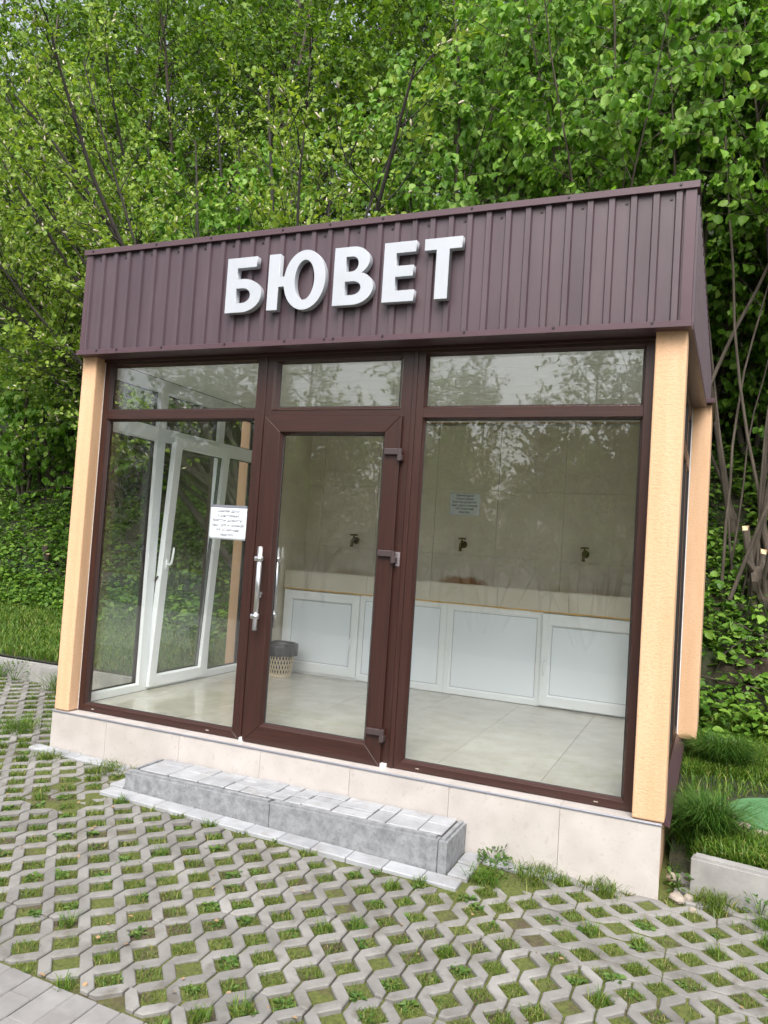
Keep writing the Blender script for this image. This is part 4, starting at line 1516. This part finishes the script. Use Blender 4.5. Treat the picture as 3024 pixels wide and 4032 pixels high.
# ------------------------------------------------------------------ plants in the turf cells
rng = np.random.default_rng(21)
pc, hb, wb = [], [], []
WP, WA, WN, WS = [], [], [], []
TP, TH = [], []
for (x, y) in HOLES:
    near = Vector((x, y, 0)) - Vector((CAM.x, CAM.y, 0))
    dist = near.length
    nz = mnoise.noise(Vector((x * 0.8, y * 0.8, 4)))
    kind = rng.uniform() + 0.35 * nz + (0.25 if (x > 3.0 or y > -0.7) else 0)
    def inhole(n, s=1.0):
        u, v = rng.uniform(-1, 1, n), rng.uniform(-1, 1, n)
        e = 0.043 * s
        return np.stack([x + (u + v) * e * .68, y + (u - v) * e * .68, np.full(n, gz(x, y) - 0.015)], 1)
    full = rng.uniform()
    if full < 0.07 and dist < 5:
        continue
    n = int(rng.uniform(70, 170) * (0.35 if full < 0.2 else 1) * (1.0 if dist < 4 else 0.7))
    q = inhole(n)
    pc.append(q)
    hb.append(rng.uniform(.006, .022, n) * (1.35 if kind > 0.75 else 1))
    wb.append(rng.uniform(.0016, .0034, n) * (1.0 if dist < 4 else 1.5))
    if kind < 0.72 and rng.uniform() < 0.70 and not (x > 3.1 and rng.uniform() < .65):
        m_ = rng.integers(6, 34)
        flatw = rng.uniform(.25, 1.0)
        lsz = rng.uniform(.6, 1.35)
        c = inhole(1, .85)[0]
        a = rng.uniform(0, 2 * math.pi, m_)
        el = rng.uniform(0.0, 0.7, m_) * flatw
        dv = np.stack([np.cos(a), np.sin(a), el], 1)
        WP.append(c + dv * rng.uniform(0, .030, (m_, 1)) * np.array([1, 1, .5]) + np.array([0, 0, .006]))
        WA.append(dv)
        WN.append(np.stack([-np.cos(a) * .5, -np.sin(a) * .5, np.ones(m_)], 1) + rng.normal(0, .25, (m_, 3)))
        WS.append(rng.uniform(.009, .024, m_) * lsz)
    if rng.uniform() < (0.04 if y < -0.6 else 0.16):
        n = 60
        TP.append(inhole(n, .7)); TH.append(rng.uniform(.02, .055, n))
V, F = blades(np.concatenate(pc), np.concatenate(hb), np.concatenate(wb), 0.9, rng)
stuff('cell_grass', V, F, 'cell_blade', 'short moss and grass growing in the turf paving cells', 'grass')
V, F = leaves(np.concatenate(WP), np.concatenate(WA), np.concatenate(WN), np.concatenate(WS), 'round', np.concatenate(WS) * .8)
stuff('cell_weeds', V, F, 'weed_leaf', 'small broad-leaved weeds rooted in the turf paving cells', 'weeds')
V, F = blades(np.concatenate(TP), np.concatenate(TH), rng.uniform(.002, .0036, sum(len(t) for t in TP)), 0.9, rng)
stuff('cell_tall_grass', V, F, 'grass_blade', 'taller grass tufts in some turf paving cells', 'grass')

# grass and weeds against the plinth and the kerbs
def edge_clump(x, y, n, r, h, matl, label):
    q = rng.normal(0, r * .5, (n, 2))
    p = np.array([(x + a, min(y + b, -0.106) if -0.1 < x < 3.77 else y + b, gz(x + a, y + b) - 0.015) for a, b in q])
    V, F = blades(p, rng.uniform(.4, 1.1, n) * h, rng.uniform(.002, .004, n), 1.0, rng, 0.8)
    c = np.array([x, y, gz(x, y) - 0.015])
    o = bpy.data.objects.new('grass_clump', tri_mesh('grass_clump', V - c, F, matl))
    link(o, None, c)
    tag(o, label, 'grass clump', 'grass clumps along the base of the kiosk')
edge_clump(3.22, -0.20, 280, 0.12, 0.085, 'cell_blade', 'yellow-green grass clump at the plinth right of the step')
edge_clump(3.52, -0.15, 170, 0.09, 0.08, 'cell_blade', 'low grass clump at the plinth near the right corner')
edge_clump(2.99, -0.36, 300, 0.07, 0.07, 'grass_blade', 'dense green grass clump off the right end of the step')
edge_clump(0.52, -0.22, 300, 0.10, 0.065, 'cell_blade', 'bright grass clump just left of the step')
edge_clump(0.05, -0.27, 260, 0.08, 0.055, 'cell_blade', 'grass clump before the left corner of the plinth')
edge_clump(-0.55, 0.05, 460, 0.16, 0.11, 'grass_blade', 'dark grass clump left of the kiosk corner')
edge_clump(-1.15, 1.04, 420, 0.13, 0.22, 'grass_blade', 'tall grass clump against the left lawn kerb')
edge_clump(-2.05, 1.04, 420, 0.15, 0.18, 'grass_blade', 'grass clump at the left edge against the lawn kerb')
edge_clump(4.02, -0.02, 260, 0.08, 0.09, 'cell_blade', 'small grass clump below the right kerb end')
edge_clump(4.3, -0.12, 260, 0.10, 0.09, 'grass_blade', 'grass clump under the right kerb at the picture edge')

# low leafy weeds right of the step
def weed(x, y, n, r, h, label):
    a = rng.uniform(0, 6.28, n)
    rr_ = r * np.sqrt(rng.uniform(0, 1, n))
    p = np.stack([x + rr_ * np.cos(a), y + rr_ * np.sin(a), gz(x, y) + rng.uniform(0, 1, n) * h], 1)
    dv = np.stack([np.cos(a), np.sin(a), rng.uniform(-.2, .8, n)], 1) + rng.normal(0, .4, (n, 3))
    s = rng.uniform(.015, .034, n)
    V, F = leaves(p, dv, np.stack([rng.normal(0, .4, n), rng.normal(0, .4, n), np.ones(n)], 1), s, 'oval')
    c = np.array([x, y, gz(x, y)])
    o = empty('weed', c, label, 'weed', 'leafy weeds by the kerbs')
    fo = bpy.data.objects.new('foliage', tri_mesh('foliage', V - c, F, 'weed_leaf'))
    link(fo, o, c)
    bm = bmesh.new()
    for k in range(7):
        b = rng.uniform(0, 6.28)
        addtube(bm, [(x, y, gz(x, y) - 0.02), (x + r * .45 * math.cos(b), y + r * .45 * math.sin(b), gz(x, y) + h * .6), (x + r * .8 * math.cos(b), y + r * .8 * math.sin(b), gz(x, y) + h)], [.0022, .0017, .001], 4)
    bobj('stem', bm, 'weed_leaf', o)
weed(2.99, -0.20, 110, 0.09, 0.07, 'bushy small weed in the corner right of the step')
weed(4.22, 0.0, 46, 0.06, 0.09, 'broad-leaved weed under the right kerb')
weed(-1.75, 1.05, 120, 0.13, 0.18, 'leafy weed against the left lawn kerb')
weed(3.86, 0.05, 40, 0.05, 0.08, 'small weed in the gap by the right corner')

# stones in the gap at the right corner
def stone(x, y, z, r, label, sq=(1, 1, .7)):
    bm = bmesh.new()
    bmesh.ops.create_icosphere(bm, subdivisions=2, radius=r)
    for v in bm.verts:
        k = 1 + 0.35 * mnoise.noise(v.co / r * 1.3 + Vector((x * 9, y * 9, 0)))
        v.co = Vector((v.co.x * sq[0] * k + x, v.co.y * sq[1] * k + y, v.co.z * sq[2] * k + z))
    tag(bobj('stone', bm, 'pale_stone'), label, 'stone', 'pale stones by the right corner')
stone(3.86, -0.06, -0.345, 0.036, 'pale broken stone on the soil beside the right plinth corner')
stone(3.835, 0.10, -0.31, 0.035, 'pale square stone chip set back in the gap')
stone(3.91, -0.03, -0.345, 0.026, 'small pale pebble next to the kerb end')
stone(3.93, -0.12, -0.36, 0.02, 'tiny pale pebble on the turf blocks by the kerb')
for k, (px_, py_) in enumerate(((4.12, 0.86), (4.17, 0.74), (4.26, 0.66))):
    stone(px_, py_, H(px_, py_) + 0.012, 0.035, ['pale mortar lump at the left edge of the manhole cover', 'pale mortar lump below the manhole cover rim', 'flat mortar lump in the grass before the manhole cover'][k], (1.3, .8, .5))

soil_gap = sheet_grid('soil_gap', np.linspace(3.765, 3.95, 10), np.linspace(-0.12, 0.2, 16), lambda x, y: gz(x, y) - 0.02 + 0.012 * mnoise.noise(Vector((x * 20, y * 20, 0))), 'mossy_soil')

# ------------------------------------------------------------------ trees and shrubs
def path(rng, p0, d0, L, n, up, wob):
    pts = [np.array(p0, float)]
    d = np.array(d0, float)
    d /= np.linalg.norm(d)
    for _ in range(n):
        d = d + np.array([0, 0, up]) / n + rng.normal(0, wob, 3)
        d /= np.linalg.norm(d)
        pts.append(pts[-1] + d * L / n)
    return np.array(pts)

def at(pts, t):
    f = t * (len(pts) - 1)
    i = min(int(f), len(pts) - 2)
    d = pts[i + 1] - pts[i]
    return pts[i] + d * (f - i), d / np.linalg.norm(d)

def perp_dir(rng, d, ang):
    r = rng.normal(size=3)
    r -= d * r.dot(d)
    r /= np.linalg.norm(r)
    return d * math.cos(ang) + r * math.sin(ang)

def shrub(seed, stems, b1, b2, lf, bias=(0, 0, 0)):
    """stems: list of (offset, dir, length, radius, up, wobble)
    b1: (count, t0, len0, len1, angle, up)   branches on the stems
    b2: (count, t0, len0, len1, angle)       twigs on the branches
    lf: dict(n per twig, size, kind, droop, mat)"""
    rng = np.random.default_rng(seed)
    bias = np.array(bias, float)
    thick, thin = [], []
    LP, LD = [], []
    CP = []
    for off, d0, L, r, up, wob in stems:
        s = path(rng, off, d0, L, 14, up, wob)
        thick.append((s, r * (1 - 0.82 * np.linspace(0, 1, len(s)) ** 0.9)))
        for q in range(b1[0]):
            t = b1[1] + (1 - b1[1]) * (q + rng.uniform(0, 1)) / b1[0]
            p, d = at(s, min(t, .99))
            dd = perp_dir(rng, d, b1[4] * rng.uniform(.7, 1.3)) + bias * .35
            bl = (b1[2] + (b1[3] - b1[2]) * t) * rng.uniform(.6, 1.25)
            b = path(rng, p, dd, bl, 7, b1[5], 0.13)
            rb = max(lf.get('rb', .004), r * (1 - .8 * t) * 0.5)
            thin.append((b, rb * (1 - .75 * np.linspace(0, 1, len(b)))))
            for k in range(b2[0]):
                t2 = b2[1] + (1 - b2[1]) * (k + rng.uniform(0, 1)) / b2[0]
                p2, d2 = at(b, min(t2, .99))
                tw = path(rng, p2, perp_dir(rng, d2, b2[4] * rng.uniform(.6, 1.3)) + bias * .2, rng.uniform(b2[2], b2[3]), 4, 0.1, 0.16)
                thin.append((tw, np.linspace(.0035, .0015, len(tw))))
                nl = max(1, int(lf['n'] * rng.uniform(.6, 1.4)))
                for _ in range(nl):
                    p3, d3 = at(tw, rng.uniform(.1, 1))
                    LP.append(p3); LD.append(d3)
                if lf.get('catkin') and rng.uniform() < lf['catkin']:
                    CP.append((at(tw, rng.uniform(.3, .9))[0], perp_dir(rng, d2, 0.7)))
    LP, LD = np.array(LP), np.array(LD)
    n = len(LP)
    A = LD * lf.get('fwd', .5) + rnd_unit(n, rng) * .75 + np.array([0, 0, -lf['droop']])
    Nn = np.array([0, 0, 1.0]) * lf.get('flat', .8) + rnd_unit(n, rng) * .55 + np.array([0.05, -lf.get('face', .35), 0])
    S = rng.uniform(.45, 1.25, n) * lf['size']
    V, F = leaves(LP + nrm(A) * .012, A, Nn, S, lf['kind'], S * lf.get('w', 1.0))
    leafme = tri_mesh('crown', V, F, lf['mat'])
    V1, F1 = tubes_np(thick, 7)
    V2, F2 = tubes_np(thin, 3)
    n4 = len(V1)
    stem = tri_mesh('trunk', V1, F1, lf.get('bark', 'bark'))
    for p in stem.polygons: p.use_smooth = True
    br = tri_mesh('branches', V2, F2, lf.get('bark2', 'bark_dark'))
    cat = None
    if CP:
        pts = []
        for p, d in CP:
            d = d / np.linalg.norm(d) + np.array([0, 0, .5])
            d /= np.linalg.norm(d)
            L = rng.uniform(.035, .07)
            pts.append((np.array([p, p + d * L * .15, p + d * L * .6, p + d * L]), np.array([.002, .009, .0085, .002])))
        Vc, Fc = tubes_np(pts, 6)
        cat = tri_mesh('catkins', Vc, Fc, 'catkin')
    return dict(stem=stem, br=br, leaf=leafme, cat=cat)

def plant(name, parts, loc, label, cat, group=None, rz=0.0, sc=1.0):
    e = empty(name, loc, label, cat, group)
    e.rotation_euler = (0, 0, rz)
    e.scale = (sc, sc, sc)
    for nm, key in (('trunk', 'stem'), ('branches', 'br'), ('crown', 'leaf'), ('catkins', 'cat')):
        if parts.get(key):
            o = bpy.data.objects.new(nm, parts[key])
            COL.objects.link(o)
            o.parent = e
            if key in ('leaf', 'br', 'cat'):
                o['kind'] = 'stuff'
    return e

R = np.random.default_rng(77)
def hazel(seed, ns, hgt, t0, lean, leafn=7, size=.085, b1n=15, rs=1.0):
    r = np.random.default_rng(seed)
    stems = []
    for k in range(ns):
        a = r.uniform(0, 6.28)
        ln = r.uniform(.02, lean)
        stems.append(((r.normal(0, .16), r.normal(0, .16), -.1), (math.cos(a) * ln, math.sin(a) * ln - .05, 1), hgt * r.uniform(.75, 1.1), r.uniform(.02, .045) * rs, .15, .05))
    return shrub(seed, stems, (b1n, t0, 1.1, .65, 1.0, .05), (6, .15, .25, .5, .8),
                 dict(n=leafn, size=size, kind='round', droop=1.2, flat=.6, face=.5, mat='hazel_leaf', w=.95, bark='bark', bark2='bark'))

HZ = [hazel(101, 9, 6.6, .56, .30, 11, .09, 16), hazel(102, 8, 7.1, .60, .26, 11, .09, 16), hazel(103, 9, 6.2, .53, .38, 11, .086, 16)]
HDEEP = hazel(105, 9, 4.6, .08, .5, 9, .095, 17)
HLOW = hazel(104, 8, 4.6, .42, .6, 11, .09, 14)
HSTOOL = hazel(106, 13, 7.0, .55, .34, 9, .09, 12, .6)

def woodtree(seed, hgt, rad, nb1, size, leafn, t0=.40):
    r = np.random.default_rng(seed)
    stems = [((0, 0, -.3), (r.normal(0, .05), r.normal(0, .05), 1), hgt, .10, .1, .03), ((.1, .05, -.3), (r.normal(0, .12), r.normal(0, .12), 1), hgt * .85, .07, .1, .04)]
    return shrub(seed, stems, (nb1, t0, rad * 1.15, rad * .55, 1.05, .35), (8, .15, .5, .9, .8),
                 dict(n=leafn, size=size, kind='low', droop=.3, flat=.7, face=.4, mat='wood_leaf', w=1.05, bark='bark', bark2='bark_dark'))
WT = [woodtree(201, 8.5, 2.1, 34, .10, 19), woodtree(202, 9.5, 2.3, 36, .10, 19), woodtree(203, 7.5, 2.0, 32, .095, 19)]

# the willow behind the roof: stems bundled low, fanning out up and to the left
ws = []
r = np.random.default_rng(301)
for k in range(17):
    f = k / 16
    ax = -1.05 + 1.55 * f + r.normal(0, .08)
    ws.append(((r.normal(0, .12), r.normal(0, .12), -.1), (ax * .75, r.uniform(-.55, .15), 1.25 - .25 * abs(ax)), r.uniform(5.2, 6.6) * (1 - .12 * f), r.uniform(.03, .06), .05, .045))
for k in range(17):
    ws.append(((r.normal(0, .1), r.normal(0, .1), .6), (-1.0 - r.uniform(0, .5), r.uniform(-.6, .0), .95 + r.uniform(-.25, .4)), r.uniform(4.4, 6.6), r.uniform(.026, .04), .15, .04))
WILLOW = shrub(301, ws, (13, .34, 1.0, .6, .7, .25), (6, .15, .22, .42, .6),
               dict(n=13, size=.060, rb=.008, kind='oval', droop=-.25, flat=.5, face=.35, fwd=.6, mat='willow_leaf', w=1.2, catkin=.5, bark='bark_dark', bark2='bark_dark'))

def zp(x, y): return (x, y, H(x, y))
plant('willow_tree', WILLOW, zp(-0.55, 3.9), 'spreading willow with pale catkins and dark fanning stems behind the roof', 'tree', 'willows behind the kiosk', 0.0, 1.1)
plant('willow_tree', WILLOW, zp(-3.2, 6.4), 'second willow with pale catkins leaning over the left roof corner', 'tree', 'willows behind the kiosk', 0.35, 1.05)
# hazels behind the kiosk, from the middle of the roof to the right edge
hz = [(0.55, 5.0, 0, 1.0, 'hazel shrub with hanging round leaves behind the middle of the roof'),
      (1.55, 5.6, 1, 1.0, 'tall hazel shrub with many thin stems behind the sign'),
      (2.35, 4.9, 2, 1.05, 'hazel shrub rising over the right half of the roof'),
      (3.10, 5.5, 0, 1.1, 'dense bright hazel shrub above the right roof corner'),
      (3.3, 4.3, 1, 0.95, 'hazel with overhanging leaves close behind the right roof corner'),
      (4.55, 5.0, 2, 1.1, 'hazel at the right picture edge with arching stems'),
      (5.35, 4.3, 0, 1.1, 'hazel half cut by the right picture edge above the cut stool')]
for i, (x, y, k, s, lab) in enumerate(hz):
    plant('hazel_shrub', HZ[k], zp(x, y), lab, 'shrub', 'hazel shrubs on the bank', i * 1.37, s)
# low dark hazels left of the kiosk
lowh = [(-3.9, 6.3, 1.05, 'low hazel hanging over the bank just left of the roof'), (-5.8, 6.7, 1.2, 'leafy hazel at the left edge above the bank'),
        (-2.4, 6.2, 1.0, 'hazel in the shade behind the left roof corner'), (-7.8, 7.5, 1.25, 'hazel farther up the bank at the left edge')]
for i, (x, y, s, lab) in enumerate(lowh):
    plant('hazel_shrub', HLOW, zp(x, y), lab, 'shrub', 'hazel shrubs on the bank', 2.1 * i + .4, s)
# shaded hazels deeper in the thicket
deep = [(-8.6, 8.0, 'hazel in the dark thicket at the far left'), (-6.3, 7.4, 'hazel in the dark thicket left of the roof'), (-4.4, 7.0, 'hazel behind the low hazel left of the roof'),
        (-2.9, 7.2, 'hazel deep behind the left roof corner'), (3.6, 6.5, 'hazel deep behind the right roof corner'), (4.5, 6.3, 'hazel deep behind the bare stems right of the kiosk'),
        (5.6, 6.0, 'hazel in the thicket beyond the right picture edge'), (-7.3, 6.3, 'leafy hazel low on the bank at the left picture edge'), (-5.2, 6.0, 'leafy hazel at the top of the bank left of the kiosk')]
for i, (x, y, lab) in enumerate(deep):
    plant('hazel_shrub', HDEEP, zp(x, y), lab, 'shrub', 'hazel shrubs on the bank', 1.9 * i, 1.05)
# wood behind, reaching above the picture
k = 0
for row, (yy, x0, x1, dx) in enumerate(((7.6, -12.5, 7.0, 1.9), (10.2, -17, 9, 2.4), (13.6, -21, 11, 3.2))):
    x = x0
    while x < x1:
        xx, y_ = x + R.uniform(-.5, .5), yy + R.uniform(-.6, .6)
        s = [.98, 1.2, 1.35][row] * R.uniform(.88, 1.12)
        lab = ['slender tree in the front row of the wood behind the shrubs', 'tree in the middle of the wood on the hill', 'tree at the back of the wood near the skyline'][row]
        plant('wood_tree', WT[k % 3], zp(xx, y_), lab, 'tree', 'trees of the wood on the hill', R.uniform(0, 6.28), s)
        k += 1
        x += dx
# trees across the way, seen only as reflections in the glass
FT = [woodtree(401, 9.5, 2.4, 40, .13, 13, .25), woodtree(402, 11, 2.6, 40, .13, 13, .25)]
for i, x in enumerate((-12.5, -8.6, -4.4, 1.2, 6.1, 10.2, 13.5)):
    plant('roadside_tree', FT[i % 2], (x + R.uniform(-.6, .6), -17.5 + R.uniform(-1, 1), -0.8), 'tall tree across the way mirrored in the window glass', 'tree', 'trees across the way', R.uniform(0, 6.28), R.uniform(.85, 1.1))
for i in range(20):
    plant('roadside_tree', FT[(i + 1) % 2], (-13.5 + i * 1.5 + R.uniform(-.4, .4), -15.5 + R.uniform(-1, 1), -0.8), 'small tree across the way mirrored in the window glass', 'tree', 'trees across the way', R.uniform(0, 6.28), R.uniform(.56, .72))
for i, x in enumerate((-11, -8.5, -6.2, -3.6, -1, 1.5, 4, 6.5, 9, 11.5)):
    plant('roadside_shrub', HLOW, (x, -13.5 + R.uniform(-1, 1), -0.8), 'shrub across the way mirrored in the window glass', 'shrub', 'shrubs across the way', R.uniform(0, 6.28), R.uniform(.9, 1.2))

plant('hazel_shrub', HSTOOL, zp(4.22, 4.35), 'clump of thin bare brown hazel stems just right of the kiosk', 'shrub', 'hazel shrubs on the bank', 0.8, 1.0)
# cut stool at the right edge
CS = empty('cut_stool', zp(4.38, 4.15), 'rough hazel stump with pale cut stubs at the right picture edge', 'stump')
r = np.random.default_rng(9)
bm = bmesh.new()
bmesh.ops.create_icosphere(bm, subdivisions=3, radius=0.17)
c0 = Vector(zp(4.40, 4.15))
for v in bm.verts:
    k = 1 + 0.45 * mnoise.noise(v.co * 9) + 0.2 * mnoise.noise(v.co * 25)
    v.co = Vector((v.co.x * k * .8, v.co.y * k * .8, v.co.z * k * 1.6)) + c0 + Vector((0, 0, .18))
bobj('stump_body', bm, 'bark', CS)
for k in range(11):
    a = r.uniform(0, 6.28)
    p0 = Vector(zp(4.40 + .07 * math.cos(a), 4.15 + .07 * math.sin(a))) + Vector((0, 0, .1))
    L = r.uniform(.35, .85)
    p1 = p0 + Vector((math.cos(a) * .30 * L, math.sin(a) * .22 * L - .10, L))
    rad = r.uniform(.018, .034)
    bm = bmesh.new()
    addtube(bm, [p0, (p0 + p1) / 2 + Vector((r.normal(0, .03), r.normal(0, .02), 0)), p1], [rad * 1.3, rad, rad * .95], 9)
    bmesh.ops.translate(bm, verts=[v for v in bm.verts if (v.co - p1).length < rad * 1.2 and (v.co - p1).y < 0], vec=(0, 0, -rad * 1.6))
    for f in bm.faces:
        if len(f.verts) > 4:
            f.material_index = 1
    bobj('cut_stem', bm, ['bark', 'cut_wood'], CS)
LS = empty('cut_stump', zp(-5.3, 4.75), 'small pale cut stump among leaves on the left bank', 'stump')
for k in range(4):
    p0 = Vector(zp(-5.3 + r.normal(0, .07), 4.75)) - Vector((0, 0, .05))
    p1 = p0 + Vector((r.normal(0, .06), -.06, r.uniform(.25, .42)))
    bm = bmesh.new()
    addtube(bm, [p0, p1], [.034, .03], 9)
    for f in bm.faces:
        if len(f.verts) > 4:
            f.material_index = 1
    bobj('cut_stem', bm, ['bark', 'cut_wood'], LS)
# fallen sticks on the bank at the right
for (x, y, a, L, lab) in ((4.25, 3.35, -.15, .85, 'long thin dry stick lying low on the bank right of the kiosk'), (4.35, 3.75, -.5, .6, 'dry stick slanting below the cut hazel stool'), (4.15, 3.6, .7, .4, 'short dry twig on the bank close to the rear pilaster')):
    pts = []
    for q in range(5):
        xx, yy = x + math.cos(a) * L * (q / 4 - .5), y + math.sin(a) * L * (q / 4 - .5)
        pts.append((xx, yy, H(max(xx, 3.81), yy) + .13 + r.normal(0, .012)))
    tag(tube('fallen_stick', pts, [.008, .008, .007, .006, .004], 'bark', None, 5), lab, 'stick', 'sticks on the right bank')
# dry leaves scattered on the turf paving
rng = np.random.default_rng(55)
n = 70
xs_ = rng.uniform(-.5, 4.2, n); ys_ = rng.uniform(-2, -.6, n)
p = np.array([(a, b, gz(a, b) + .006) for a, b in zip(xs_, ys_)])
S = rng.uniform(.008, .026, n)
V, F = leaves(p, np.stack([rng.normal(0, 1, n), rng.normal(0, 1, n), rng.normal(0, .15, n)], 1), np.stack([rng.normal(0, .3, n), rng.normal(0, .3, n), np.ones(n)], 1), S, 'oval', S * 1.4)
stuff('dry_leaves', V, F, 'dry_leaf', 'scattered dry leaf scraps on the turf paving', 'leaf litter')
